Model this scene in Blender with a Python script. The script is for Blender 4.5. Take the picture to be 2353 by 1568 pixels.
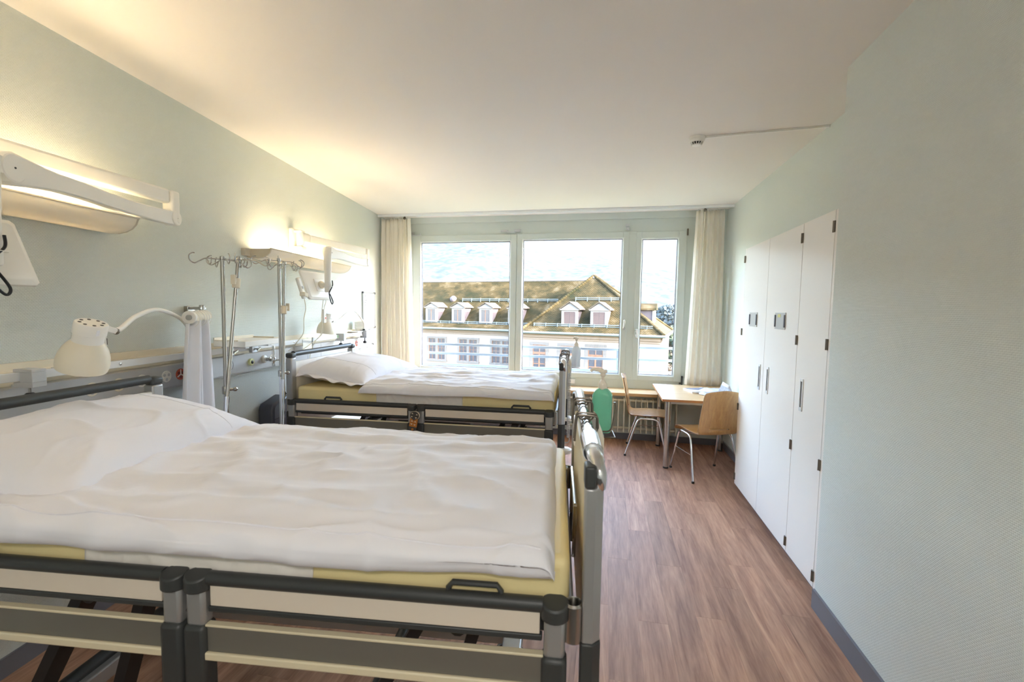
import bpy, bmesh, math, random
from mathutils import Vector, Matrix, noise
random.seed(7)
PI = math.pi
S = bpy.context.scene
COL = S.collection
for o in list(bpy.data.objects): bpy.data.objects.remove(o)

# ---------------------------------------------------------------- camera
cam = bpy.data.objects.new('camera', bpy.data.cameras.new('camera')); COL.objects.link(cam)
cam.data.sensor_width = 36.0; cam.data.lens = 16.0; cam.data.clip_start = .05; cam.data.clip_end = 3000
right = Vector((0.97930, 0.20171, 0.01520)); fwd = Vector((-0.20007, 0.97735, -0.06872))
right.normalize(); fwd = (fwd - right*fwd.dot(right)).normalized(); up = right.cross(fwd)
cam.matrix_world = Matrix(((right.x, up.x, -fwd.x, 0), (right.y, up.y, -fwd.y, 0), (right.z, up.z, -fwd.z, 1.6), (0, 0, 0, 1)))
cam.data.dof.use_dof = True; cam.data.dof.focus_distance = 3.6; cam.data.dof.aperture_fstop = 4.0
S.camera = cam

# ---------------------------------------------------------------- world, sun, exposure
W = bpy.data.worlds.new('sky'); S.world = W; W.use_nodes = True
wn = W.node_tree; wn.nodes.clear()
sky = wn.nodes.new('ShaderNodeTexSky'); sky.sky_type = 'NISHITA'; sky.sun_disc = False
sky.sun_elevation = math.radians(32); sky.sun_rotation = math.radians(107); sky.air_density = 1.2; sky.dust_density = 2.4; sky.ozone_density = 1.0
bg = wn.nodes.new('ShaderNodeBackground'); bg.inputs[1].default_value = 0.43
wo = wn.nodes.new('ShaderNodeOutputWorld')
tint = wn.nodes.new('ShaderNodeMix'); tint.data_type = 'RGBA'; tint.blend_type = 'MULTIPLY'; tint.inputs[0].default_value = 1.0; tint.inputs[7].default_value = (1.03, .985, .975, 1)
wn.links.new(sky.outputs[0], tint.inputs[6]); wn.links.new(tint.outputs[2], bg.inputs[0]); wn.links.new(bg.outputs[0], wo.inputs[0])
sl = bpy.data.lights.new('sun', 'SUN'); sl.energy = 3.4; sl.angle = math.radians(1.0); sl.color = (1.0, .95, .86)
sun = bpy.data.objects.new('sun', sl); COL.objects.link(sun)
sun.rotation_euler = Vector((.896, -.267, .36)).to_track_quat('Z', 'Y').to_euler()
S.view_settings.view_transform = 'Standard'; S.view_settings.look = 'None'
S.view_settings.gamma = 1.0; S.view_settings.use_curve_mapping = False
S.view_settings.exposure = 4.0
cy = S.cycles
cy.use_denoising = True
cy.max_bounces = 14; cy.diffuse_bounces = 10; cy.glossy_bounces = 4; cy.transmission_bounces = 6; cy.transparent_max_bounces = 12
cy.sample_clamp_indirect = 6.0; cy.caustics_reflective = False; cy.caustics_refractive = False

# ---------------------------------------------------------------- materials
MATS = {}
def srgb(r, g, b):
    f = lambda c: (c/12.92 if c <= .04045 else ((c+.055)/1.055)**2.4)
    return (f(r/255), f(g/255), f(b/255), 1)
def mat(name, col, rough=.5, metal=0.0, spec=.5, bump=None, var=None, emis=None, trans=None, coat=0):
    """bump=(scale, strength, distance[, stretch]); var=(scale, amount); trans = translucent share"""
    if name in MATS: return MATS[name]
    m = bpy.data.materials.new(name); m.use_nodes = True; n = m.node_tree.nodes; l = m.node_tree.links
    b = n['Principled BSDF']; b.inputs['Base Color'].default_value = col
    b.inputs['Roughness'].default_value = rough; b.inputs['Metallic'].default_value = metal
    b.inputs['Specular IOR Level'].default_value = spec
    if coat: b.inputs['Coat Weight'].default_value = coat; b.inputs['Coat Roughness'].default_value = .1
    tc = None
    if bump or var:
        tc = n.new('ShaderNodeTexCoord'); mp = n.new('ShaderNodeMapping'); l.new(tc.outputs['Object'], mp.inputs[0])
    if bump:
        if len(bump) > 3: mp.inputs['Scale'].default_value = bump[3]
        t = n.new('ShaderNodeTexNoise'); t.inputs['Scale'].default_value = bump[0]; t.inputs['Detail'].default_value = 3
        l.new(mp.outputs[0], t.inputs[0])
        bp = n.new('ShaderNodeBump'); bp.inputs['Strength'].default_value = bump[1]; bp.inputs['Distance'].default_value = bump[2]
        l.new(t.outputs[0], bp.inputs['Height']); l.new(bp.outputs[0], b.inputs['Normal'])
    if var:
        t = n.new('ShaderNodeTexNoise'); t.inputs['Scale'].default_value = var[0]; t.inputs['Detail'].default_value = 4
        l.new(mp.outputs[0], t.inputs[0])
        mx = n.new('ShaderNodeMix'); mx.data_type = 'RGBA'
        mx.inputs[6].default_value = tuple(c*(1-var[1]) for c in col[:3])+(1,); mx.inputs[7].default_value = tuple(min(1, c*(1+var[1])) for c in col[:3])+(1,)
        l.new(t.outputs[0], mx.inputs[0]); l.new(mx.outputs[2], b.inputs['Base Color'])
    if emis: b.inputs['Emission Color'].default_value = emis[0]; b.inputs['Emission Strength'].default_value = emis[1]
    if trans:
        tr = n.new('ShaderNodeBsdfTranslucent'); tr.inputs[0].default_value = col
        ms = n.new('ShaderNodeMixShader'); ms.inputs[0].default_value = trans
        l.new(b.outputs[0], ms.inputs[1]); l.new(tr.outputs[0], ms.inputs[2]); l.new(ms.outputs[0], n['Material Output'].inputs[0])
    MATS[name] = m; return m
def wallpaper(name, col):
    """woven embossed wallpaper: small brick-like relief"""
    m = mat(name, col, .62, spec=.3); n = m.node_tree.nodes; l = m.node_tree.links
    tc = n.new('ShaderNodeTexCoord'); sp = n.new('ShaderNodeSeparateXYZ'); ad = n.new('ShaderNodeMath'); mp = n.new('ShaderNodeCombineXYZ')
    l.new(tc.outputs['Object'], sp.inputs[0]); l.new(sp.outputs[0], ad.inputs[0]); l.new(sp.outputs[1], ad.inputs[1])
    l.new(ad.outputs[0], mp.inputs[0]); l.new(sp.outputs[2], mp.inputs[1])
    br = n.new('ShaderNodeTexBrick'); br.inputs['Scale'].default_value = 1.0; br.inputs['Brick Width'].default_value = .013; br.inputs['Row Height'].default_value = .0068
    br.inputs['Mortar Size'].default_value = .0016; br.inputs['Mortar Smooth'].default_value = 1.0
    br.inputs[1].default_value = (1, 1, 1, 1); br.inputs[2].default_value = (.8, .8, .8, 1); br.inputs[3].default_value = (0, 0, 0, 1)
    l.new(mp.outputs[0], br.inputs[0])
    bp = n.new('ShaderNodeBump'); bp.inputs['Strength'].default_value = .5; bp.inputs['Distance'].default_value = .0035
    l.new(br.outputs[0], bp.inputs['Height']); l.new(bp.outputs[0], n['Principled BSDF'].inputs['Normal'])
    return m
SAGE = srgb(217, 222, 217)
wallpaper('wallpaper', SAGE)
mat('sage_paint', srgb(210, 217, 212), .5, spec=.35)
mat('ceiling_paint', srgb(238, 233, 228), .8, spec=.2, bump=(60, .05, .002))
mat('white_plastic', srgb(240, 238, 232), .38)
mat('cream_plastic', srgb(232, 224, 205), .4)
mat('trough_plastic', srgb(236, 230, 216), .5, trans=.10)
mat('trough_end', srgb(205, 196, 178), .5)
mat('white_metal', srgb(232, 234, 236), .35, spec=.5)
mat('panel_grey', srgb(194, 194, 195), .45)
mat('alu', srgb(205, 207, 210), .38, metal=.75)
mat('rail_alu', srgb(126, 122, 114), .42, metal=.35)
mat('rail_lip', srgb(224, 212, 182), .45)
mat('bed_alu', srgb(176, 176, 176), .35, metal=.55)
mat('chrome', srgb(225, 226, 230), .12, metal=1.0)
mat('steel', srgb(190, 188, 184), .25, metal=1.0)
mat('brown_wire', srgb(120, 112, 102), .35, metal=.6)
mat('dark_plastic', srgb(58, 60, 60), .45)
mat('black_plastic', srgb(24, 24, 26), .45)
mat('slate_plastic', srgb(72, 74, 86), .35)
mat('bed_panel', srgb(226, 214, 198), .5)
mat('bed_head_panel', srgb(236, 232, 226), .5)
mat('bed_foot_panel', srgb(228, 214, 178), .5)
mat('mattress_yellow', srgb(238, 220, 164), .55, bump=(220, .1, .002), var=(3, .05))
mat('linen', srgb(236, 236, 243), .85, spec=.15, bump=(900, .12, .0006))
mat('linen_warm', srgb(236, 230, 222), .85, spec=.15, bump=(900, .12, .0006))
mat('curtain', srgb(250, 246, 238), .85, spec=.1, trans=.36, bump=(500, .1, .0006, (3, 3, .3)))
mat('curtain_white', srgb(244, 244, 248), .8, spec=.1, trans=.2)
mat('baseboard_grey', srgb(112, 111, 118), .45)
mat('locker_white', srgb(236, 232, 226), .38, spec=.4)
mat('gap_dark', srgb(60, 58, 56), .7)
mat('hinge_bronze', srgb(120, 110, 98), .4, metal=.7)
mat('frosted', srgb(190, 192, 190), .3, spec=.5)
mat('yellow_tape', srgb(214, 204, 120), .6)
mat('radiator_cream', srgb(226, 224, 208), .4)
mat('orange_red', srgb(190, 80, 50), .4)
mat('red_button', srgb(220, 130, 120), .4)
mat('green_label', srgb(190, 224, 196), .5)
mat('sensor_ring', srgb(236, 236, 180), .4)
mat('ink', srgb(96, 98, 104), .7)
mat('ink_light', srgb(190, 192, 198), .7)
mat('paper', srgb(240, 241, 246), .7)
mat('photo_grey', srgb(142, 142, 158), .5, var=(40, .35))
mat('photo_brown', srgb(120, 114, 116), .5, var=(60, .8))
mat('remote_dark', srgb(70, 66, 64), .45)
mat('remote_orange', srgb(186, 116, 48), .5)
mat('remote_mark', srgb(218, 206, 186), .6)
mat('pump_white', srgb(240, 232, 218), .35)
mat('gel_green', srgb(158, 226, 202), .25, spec=.5, trans=.5)
mat('gel_clear', srgb(236, 238, 240), .2, trans=.5)
mat('seam', srgb(205, 206, 214), .85)
mat('red_clip', srgb(120, 50, 44), .5)
mat('tube_light', (1, 1, 1, 1), .5, emis=((1.0, .81, .55, 1), 3.2))
def wood(name, c1, c2, scale=1.0, rough=.45, axis='X', coat=0.0, rand=0.0):
    if name in MATS: return MATS[name]
    m = mat(name, c1, rough, coat=coat, spec=.3 if rand else .5); n = m.node_tree.nodes; l = m.node_tree.links; b = n['Principled BSDF']
    tc = n.new('ShaderNodeTexCoord'); mp = n.new('ShaderNodeMapping'); l.new(tc.outputs['Object'], mp.inputs[0])
    st = {'X': (1.2, 14, 14), 'Y': (14, 1.2, 14), 'Z': (14, 14, 1.2)}[axis]
    mp.inputs['Scale'].default_value = tuple(s*scale for s in st)
    t = n.new('ShaderNodeTexNoise'); t.inputs['Scale'].default_value = 1.6; t.inputs['Detail'].default_value = 6; t.inputs['Roughness'].default_value = .62; t.inputs['Distortion'].default_value = .6
    fine = n.new('ShaderNodeTexNoise'); fine.inputs['Scale'].default_value = 9; fine.inputs['Detail'].default_value = 3
    l.new(mp.outputs[0], t.inputs[0]); l.new(mp.outputs[0], fine.inputs[0])
    ad = n.new('ShaderNodeMath'); ad.operation = 'MULTIPLY_ADD'; ad.inputs[1].default_value = .35; l.new(fine.outputs[0], ad.inputs[0]); l.new(t.outputs[0], ad.inputs[2])
    cr = n.new('ShaderNodeValToRGB'); cr.color_ramp.elements[0].color = c1; cr.color_ramp.elements[1].color = c2
    cr.color_ramp.elements[0].position = .48; cr.color_ramp.elements[1].position = .88
    l.new(ad.outputs[0], cr.inputs[0])
    out = cr.outputs[0]
    if rand:
        oi = n.new('ShaderNodeObjectInfo')
        va = n.new('ShaderNodeVectorMath'); va.operation = 'SCALE'; va.inputs[0].default_value = (9, 23, 5); l.new(oi.outputs['Random'], va.inputs['Scale'])
        ad2 = n.new('ShaderNodeVectorMath'); ad2.operation = 'ADD'; l.new(tc.outputs['Object'], ad2.inputs[0]); l.new(va.outputs[0], ad2.inputs[1]); l.new(ad2.outputs[0], mp.inputs[0])
        hs = n.new('ShaderNodeHueSaturation'); mr = n.new('ShaderNodeMapRange')
        mr.inputs[3].default_value = 1-rand; mr.inputs[4].default_value = 1+rand; l.new(oi.outputs['Random'], mr.inputs[0]); l.new(mr.outputs[0], hs.inputs['Value'])
        l.new(out, hs.inputs['Color']); out = hs.outputs[0]
    l.new(out, b.inputs['Base Color']); return m
wood('floor_vinyl', srgb(148, 108, 88), srgb(198, 156, 128), .8, .52, 'Y', rand=.13)
wood('beech', srgb(206, 166, 118), srgb(228, 196, 150), 1.0, .35, 'X')
wood('beech_edge', srgb(176, 122, 76), srgb(194, 142, 94), 1.5, .4, 'X')
wood('plywood', srgb(178, 132, 80), srgb(206, 162, 106), 1.2, .3, 'Z', coat=.3)
wood('plywood_edge', srgb(120, 80, 46), srgb(150, 104, 62), 2, .5, 'X')
# glass: clear pane with a weak mirror reflection
g = bpy.data.materials.new('window_glass'); g.use_nodes = True; n = g.node_tree.nodes; l = g.node_tree.links; n.remove(n['Principled BSDF'])
tr = n.new('ShaderNodeBsdfTransparent'); tr.inputs[0].default_value = (.95, .945, .94, 1); gl = n.new('ShaderNodeBsdfGlossy'); gl.inputs['Roughness'].default_value = .02
ms = n.new('ShaderNodeMixShader'); ms.inputs[0].default_value = .025; l.new(tr.outputs[0], ms.inputs[1]); l.new(gl.outputs[0], ms.inputs[2]); l.new(ms.outputs[0], n['Material Output'].inputs[0]); MATS['window_glass'] = g
g2 = g.copy(); g2.name = 'clear_plastic'; MATS['clear_plastic'] = g2
g2.node_tree.nodes['Mix Shader'].inputs[0].default_value = .18

# ---------------------------------------------------------------- mesh helpers
class MB:
    def __init__(s): s.v = []; s.f = []
    def add(s, vs, fs):
        k = len(s.v); s.v += [tuple(p) for p in vs]; s.f += [tuple(i+k for i in f) for f in fs]; return s
    def box(s, x0, x1, y0, y1, z0, z1):
        return s.add([(x0,y0,z0),(x1,y0,z0),(x1,y1,z0),(x0,y1,z0),(x0,y0,z1),(x1,y0,z1),(x1,y1,z1),(x0,y1,z1)],
                     [(0,3,2,1),(4,5,6,7),(0,1,5,4),(1,2,6,5),(2,3,7,6),(3,0,4,7)])
    def beam(s, a, b, w, h, upv=(0,0,1)):
        a, b = Vector(a), Vector(b); d = (b-a).normalized(); sd = d.cross(Vector(upv))
        if sd.length < 1e-4: sd = d.cross(Vector((1,0,0)))
        sd.normalize(); u = sd.cross(d); sd *= w/2; u *= h/2
        return s.add([a-sd-u, a+sd-u, a+sd+u, a-sd+u, b-sd-u, b+sd-u, b+sd+u, b-sd+u],
                     [(0,1,2,3),(7,6,5,4),(4,5,1,0),(5,6,2,1),(6,7,3,2),(7,4,0,3)])
    def tube(s, pts, r, n=10, closed=False):
        pts = [Vector(p) for p in pts]; N = len(pts)
        rr = r if isinstance(r, (list, tuple)) else [r]*N
        rings = []; ref = None
        for i, p in enumerate(pts):
            a = pts[(i-1) % N] if (closed or i) else pts[0]; b = pts[(i+1) % N] if (closed or i < N-1) else pts[-1]
            d = (b-a).normalized() if (b-a).length > 1e-9 else Vector((0,0,1))
            if ref is None:
                ref = d.cross(Vector((0,0,1)));
                if ref.length < .05: ref = d.cross(Vector((1,0,0)))
            u = (ref - d*ref.dot(d));
            if u.length < 1e-5: u = d.orthogonal()
            u.normalize(); ref = u; w = d.cross(u)
            rings.append([p + (u*math.cos(2*PI*k/n) + w*math.sin(2*PI*k/n))*rr[i] for k in range(n)])
        vs = [q for r_ in rings for q in r_]; fs = []
        M = N if closed else N-1
        for i in range(M):
            j = (i+1) % N
            for k in range(n):
                fs.append((i*n+k, i*n+(k+1) % n, j*n+(k+1) % n, j*n+k))
        if not closed: fs.append(tuple(range(n-1, -1, -1))); fs.append(tuple((N-1)*n+k for k in range(n)))
        return s.add(vs, fs)
    def cyl(s, a, b, r, n=16, r2=None): return s.tube([a, b], [r, r if r2 is None else r2], n)
    def lathe(s, prof, o=(0,0,0), ax=(0,0,1), n=24, cap=True):
        """prof = [(radius, height)...] along ax"""
        ax = Vector(ax).normalized(); u = ax.orthogonal().normalized(); w = ax.cross(u); o = Vector(o); vs = []; fs = []
        for r, h in prof:
            for k in range(n):
                a = 2*PI*k/n; vs.append(o + ax*h + (u*math.cos(a)+w*math.sin(a))*r)
        for i in range(len(prof)-1):
            for k in range(n): fs.append((i*n+k, i*n+(k+1) % n, (i+1)*n+(k+1) % n, (i+1)*n+k))
        if cap:
            fs.append(tuple(range(n-1, -1, -1))); fs.append(tuple((len(prof)-1)*n+k for k in range(n)))
        return s.add(vs, fs)
    def prism(s, poly, d, conv=None):
        """poly: list of 2D points, d=(lo,hi) extrusion; conv(a,b,t)->xyz"""
        conv = conv or (lambda a, b, t: (a, b, t)); N = len(poly)
        vs = [conv(a, b, d[0]) for a, b in poly] + [conv(a, b, d[1]) for a, b in poly]
        fs = [tuple(range(N-1, -1, -1)), tuple(range(N, 2*N))] + [(i, (i+1) % N, N+(i+1) % N, N+i) for i in range(N)]
        return s.add(vs, fs)
    def grid(s, nu, nv, fn, wrap_u=False):
        vs = [fn(i/(nu if wrap_u else nu-1), j/(nv-1)) for j in range(nv) for i in range(nu)]
        fs = []
        for j in range(nv-1):
            for i in range(nu if wrap_u else nu-1): fs.append((j*nu+i, j*nu+(i+1) % nu, (j+1)*nu+(i+1) % nu, (j+1)*nu+i))
        return s.add(vs, fs)
    def mesh(s, name, m, smooth=None):
        me = bpy.data.meshes.new(name); me.from_pydata(s.v, [], s.f); me.validate()
        bm = bmesh.new(); bm.from_mesh(me); bmesh.ops.recalc_face_normals(bm, faces=bm.faces); bm.to_mesh(me); bm.free()
        if isinstance(m, str): m = MATS[m]
        me.materials.append(m)
        if smooth is not None:
            me.polygons.foreach_set('use_smooth', [True]*len(me.polygons))
            try: me.set_sharp_from_angle(angle=math.radians(smooth))
            except Exception: pass
        me.update(); return me
def link(name, me, parent=None, loc=(0,0,0), rot=(0,0,0)):
    o = bpy.data.objects.new(name, me); COL.objects.link(o); o.location = loc; o.rotation_euler = rot
    if parent is not None: o.parent = parent
    return o
def part(name, mb, m, parent, smooth=40, bevel=0, label=None, loc=(0,0,0), rot=(0,0,0)):
    o = link(name, mb.mesh(name, m, smooth), parent, loc, rot)
    if bevel:
        b = o.modifiers.new('bevel', 'BEVEL'); b.width = bevel; b.segments = 2; b.limit_method = 'ANGLE'; b.angle_limit = math.radians(50)
    if label: o['label'] = label
    return o
def tag(o, label, cat, group=None, kind=None):
    o['label'] = label; o['category'] = cat
    if group: o['group'] = group
    if kind: o['kind'] = kind
    return o
def thing(name, label, cat, loc=(0,0,0), rz=0, group=None):
    return tag(link(name, None, None, loc, (0,0,rz)), label, cat, group)
def struct(name, mb, m, smooth=None, parent=None, bevel=0):
    o = part(name, mb, m, parent, smooth, bevel)
    if parent is None: o['kind'] = 'structure'
    return o
def bezier(pts, n=8):
    """Catmull-Rom through pts"""
    P = [Vector(p) for p in pts]; out = []
    for i in range(len(P)-1):
        a = P[max(i-1, 0)]; b = P[i]; c = P[i+1]; d = P[min(i+2, len(P)-1)]
        for k in range(n):
            t = k/n
            out.append(.5*((2*b) + (c-a)*t + (2*a-5*b+4*c-d)*t*t + (3*b-3*c+d-a)*t*t*t))
    return out + [P[-1]]
def dup(o, parent=None):
    c = o.copy(); COL.objects.link(c)
    if parent is not None: c.parent = parent
    for ch in [x for x in COL.objects if x.parent == o]: dup(ch, c)
    return c
def text(name, s, size, m, parent, loc, rot, ext=.0004, align='LEFT'):
    cu = bpy.data.curves.new(name, 'FONT'); cu.body = s; cu.size = size; cu.extrude = ext; cu.align_x = align; cu.materials.append(MATS[m])
    o = bpy.data.objects.new(name, cu); COL.objects.link(o); o.location = loc; o.rotation_euler = rot; o.parent = parent; return o

# frame of the slanted left wall: v = distance into the room, u = along the wall
LA = math.radians(7.282)
NV = Vector((math.cos(LA), math.sin(LA), 0)); NU = Vector((-math.sin(LA), math.cos(LA), 0))
VW = -2.2836                                   # the wall's face
def F(v, u, z=0): return NV*v + NU*u + Vector((0, 0, z))
# ================================================================ ROOM
CZ = 2.845
floor = struct('floor', MB().box(-3.6, 1.9, -2.3, 6.1, -.2, -.004), 'gap_dark')
# vinyl planks laid one by one along the room
PW, PL = .15, 1.0
pm = {}
def plank(x, y0, y1):
    L = round(y1-y0, 3)
    if L not in pm: pm[L] = MB().box(0, PW-.0006, 0, L-.0008, -.004, 0).mesh('plank', 'floor_vinyl')
    link('plank', pm[L], floor, (x, y0, 0))
k = 0; x = 1.41-PW
while x > -2.95:
    y = .35 - [.0, .42, .78, .2, .6, .9, .3][k % 7]*PL - (.13 if k % 3 == 0 else 0)
    while y < 5.8:
        a, b = max(y, .2), min(y+PL, 5.8)
        if b-a > .02: plank(x, round(a, 2), round(b, 2))
        y += PL
    x -= PW; k += 1
struct('ceiling', MB().box(-3.6, 1.9, -2.3, 6.12, CZ, CZ+.15), 'ceiling_paint')
o = struct('wall_left', MB().box(VW-.25, VW, -3.2, 6.6, -.2, 3.0), 'wallpaper'); o.rotation_euler.z = LA
struct('wall_right', MB().box(1.16, 1.9, -2.3, 2.675, -.2, 3.0), 'wallpaper')
struct('wall_recess', MB().box(1.41, 1.9, 2.675, 6.12, -.2, 3.0), 'wallpaper')
struct('wall_back', MB().box(-3.0, 1.9, -2.45, -2.3, -.2, 3.0), 'wallpaper')
WB, WT, WL, WR = .714, 2.61, -2.662, .956
struct('wall_window', MB().box(-3.6, 1.9, 5.80, 6.10, -.2, .565).box(-3.6, 1.9, 6.02, 6.10, .565, WB).box(-3.6, 1.9, 6.02, 6.10, WT, 3.0)
       .box(-3.6, WL, 6.02, 6.10, WB, WT).box(WR, 1.9, 6.02, 6.10, WB, WT), 'sage_paint')
struct('baseboard_right', MB().box(1.147, 1.16, -2.3, 2.675, 0, .105), 'baseboard_grey')
struct('baseboard_recess', MB().box(1.396, 1.41, 4.36, 5.80, 0, .085), 'baseboard_grey')
struct('baseboard_window', MB().box(-3.03, 1.41, 5.785, 5.80, 0, .075), 'baseboard_grey')
o = struct('baseboard_left', MB().box(VW, VW+.013, -2.0, 5.6, 0, .085), 'baseboard_grey'); o.rotation_euler.z = LA
struct('trim_1', MB().box(-3.2, 1.41, 5.70, 5.735, 2.812, CZ), 'white_metal', bevel=.004)      # curtain track board on the ceiling
struct('trim_2', MB().box(-3.2, 1.41, 5.985, 6.02, 2.765, CZ), 'sage_paint')                    # step at the head of the window wall
struct('trim_3', MB().box(-3.02, 1.409, 5.65, 6.019, .57, .608).box(-3.02, 1.409, 5.80, 6.02, .555, .57), 'beech', bevel=.003)  # deep wooden window shelf

# ---------------------------------------------------------------- windows: fixed frame, three sashes with panes, handles and stays
YF = 5.995
fr = MB()
for a in ((WL, WL+.03), (-1.20, -1.166), (.255, .36), (WR-.03, WR)): fr.box(a[0], a[1], YF+.013, 6.089, WB+.03, WT-.03)
fr.box(WL, WR, YF+.012, 6.09, WB, WB+.03).box(WL, WR, YF+.012, 6.09, WT-.03, WT)
struct('trim_4', fr, 'sage_paint', bevel=.003)
def sash(name, x0, x1, gx0, gx1, gz0, gz1, handle=None, up=True):
    m = MB(); z0, z1 = .722, 2.602
    m.box(x0, gx0, YF, 6.05, z0, z1).box(gx1, x1, YF, 6.05, z0, z1).box(gx0, gx1, YF, 6.05, z0, gz0).box(gx0, gx1, YF, 6.05, gz1, z1)
    w = struct(name, m, 'sage_paint', bevel=.004)
    bead = MB(); t = .012
    for q in ((gx0, gx0+t, gz0, gz1), (gx1-t, gx1, gz0, gz1), (gx0+t, gx1-t, gz0, gz0+t), (gx0+t, gx1-t, gz1-t, gz1)): bead.box(q[0], q[1], YF+.018, 6.045, q[2], q[3])
    part('glazing_bead', bead, 'white_metal', w)
    gk = MB(); a, b, c, d = gx0+t, gx1-t, gz0+t, gz1-t; t = .006
    for q in ((a, a+t, c, d), (b-t, b, c, d), (a+t, b-t, c, c+t), (a+t, b-t, d-t, d)): gk.box(q[0], q[1], YF+.024, 6.04, q[2], q[3])
    part('gasket', gk, 'slate_plastic', w)
    part('pane', MB().box(a, b, 6.028, 6.034, c, d), 'window_glass', w)
    if handle:
        hx, hz = handle; s = 1 if up else -1
        h = part('handle', MB().lathe([(.004, 0), (.017, 0), (.017, .008), (.009, .012), (.009, .04)], (hx, YF, hz), (0, -1, 0), 16)
                 .tube(bezier([(hx, YF-.036, hz-.012*s), (hx, YF-.042, hz+.01*s), (hx+.004, YF-.046, hz+.06*s), (hx+.004, YF-.044, hz+.105*s)], 4), [.011]*12+[.009], 10), 'steel', w)
    return w
w1 = sash('window_1', -2.655, -1.186, -2.544, -1.265, .787, 2.519)
w2 = sash('window_2', -1.180, .262, -1.106, .192, .784, 2.531, (.230, 1.385))
w3 = sash('window_3', .352, .949, .416, .859, .787, 2.519, (.384, 1.365), False)
# stays and hinges above the sashes
part('stay_arm', MB().box(-1.40, -1.30, YF-.02, YF, 2.632, 2.655).beam((-1.32, YF-.03, 2.628), (-1.19, YF-.025, 2.618), .012, .008).box(-1.215, -1.135, YF-.022, YF, 2.628, 2.660), 'alu', w1, bevel=.002)
part('stay_arm', MB().box(-2.70, -2.63, YF-.03, YF, 2.612, 2.645).beam((-2.68, YF-.03, 2.604), (-2.52, YF-.025, 2.604), .014, .012).box(-2.548, -2.535, YF-.03, YF-.01, 2.604, 2.63), 'alu', w1, bevel=.002)
part('stay_arm', MB().box(.215, .262, YF-.02, YF, 2.665, 2.70).lathe([(.022, 0), (.022, .012), (.012, .016), (.012, .03)], (.240, YF, 2.64), (0, -1, 0), 12), 'alu', w2, bevel=.002)
part('hinge', MB().cyl((.957, YF-.012, 2.545), (.957, YF-.012, 2.625), .010, 12).box(.951, .965, YF-.01, YF, 2.55, 2.62), 'hinge_bronze', w3)
part('hinge', MB().cyl((.958, YF-.015, .685), (.958, YF-.015, .80), .011, 12).box(.925, .965, YF-.014, YF, .695, .715), 'dark_plastic', w3)
part('bolt_plate', MB().box(-.48, -.375, YF-.02, YF+.024, .645, .70).box(-.40, -.39, YF-.023, YF-.019, .66, .69), 'white_metal', w2, bevel=.003)
part('bolt_keyhole', MB().tube([(-.445+.015*math.cos(a), YF-.021, .672+.013*math.sin(a)) for a in [i*PI/8-PI/2 for i in range(9)]], .002, 6), 'gap_dark', w2)
part('bolt_plate', MB().box(.245, .28, YF-.02, YF+.024, .65, .70), 'white_metal', w2, bevel=.003)

# ---------------------------------------------------------------- curtains at both ends of the window
def curtain(name, label, x0t, x1t, x0b, x1b, folds, seed, wandx, wandlen):
    r = random.Random(seed); ph = [r.uniform(0, 6.28) for _ in range(4)]
    t = thing(name, label, 'curtain', ((x0b+x1b)/2, 5.80, .72), 0, 'curtains at the window')
    ox = (x0b+x1b)/2
    def fn(a, b):
        z = .72 + (2.80-.72)*b; q = b**.8
        x = (x0b*(1-q)+x0t*q) + a*((x1b*(1-q)+x1t*q)-(x0b*(1-q)+x0t*q))
        w = .030*math.sin(2*PI*folds*a+ph[0]+.35*math.sin(2*b+ph[1])) + .012*math.sin(2*PI*folds*.61*a+ph[2]+.5*b) + .008*math.sin(2*PI*2.3*a+ph[3])
        w *= .55+.45*min(1, (1-b)*4+.25)
        return (x-ox + .010*math.sin(4*PI*folds*a+2*ph[0])*(1-.3*b), w, z-.72)
    c = part('fabric', MB().grid(150, 26, fn), 'curtain', t, 180)
    so = c.modifiers.new('solid', 'SOLIDIFY'); so.thickness = .0015
    hm = part('hem', MB().grid(150, 3, lambda a, b: (lambda p: (p[0], p[1]-.0016, .004+.075*b))(fn(a, .0))), 'curtain', t, 180)
    part('wand', MB().cyl((wandx-ox, -.062, 2.07), (wandx-ox-.02, -.062, 2.07-wandlen), .0045, 8).cyl((wandx-ox-.019, -.062, 2.09-wandlen), (wandx-ox-.021, -.062, 1.96-wandlen), .008, 8), 'cream_plastic', t)
    part('glider', MB().lathe([(.004, 0), (.016, .006), (.02, .02), (.012, .034), (.004, .04)], (wandx-ox, -.062, 2.055), (0, 0, 1), 12).cyl((wandx-ox, -.06, 2.09), (wandx-ox, -.01, 2.115), .004, 6), 'hinge_bronze', t)
    hk = MB()
    for i in range(9):
        a = (i+.5)/9; p = fn(a, 1.0); hk.box(p[0]-.004, p[0]+.004, p[1]-.006, p[1]+.006, 2.07, 2.094)
    part('track_hooks', hk, 'white_plastic', t)['kind'] = 'stuff'
    return t
curtain('curtain', 'gathered cream curtain hanging left of the window beside the whiteboard', -3.04, -2.605, -3.03, -2.55, 7, 3, -2.66, .75)
curtain('curtain', 'gathered cream curtain hanging right of the window behind the table', 1.02, 1.335, .965, 1.375, 6, 11, 1.10, 1.30)

# ---------------------------------------------------------------- radiator under the shelf
rad = thing('radiator', 'cream tubular radiator under the wooden window shelf', 'radiator', (0, 5.70, .08))
fin = MB().box(-.006, .006, -.06, .05, .045, .455).mesh('fin', 'radiator_cream')
for i in range(46): link('fin', fin, rad, (.86-.0676*i, 0, 0))
part('header_pipe', MB().cyl((-2.22, 0, .43), (.88, 0, .43), .016, 10), 'radiator_cream', rad)
part('header_pipe', MB().cyl((-2.22, 0, .085), (.88, 0, .085), .016, 10), 'radiator_cream', rad)
for bx in (-1.9, .5): part('radiator_bracket', MB().box(bx, bx+.03, .03, .099, .1, .45), 'radiator_cream', rad)

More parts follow.
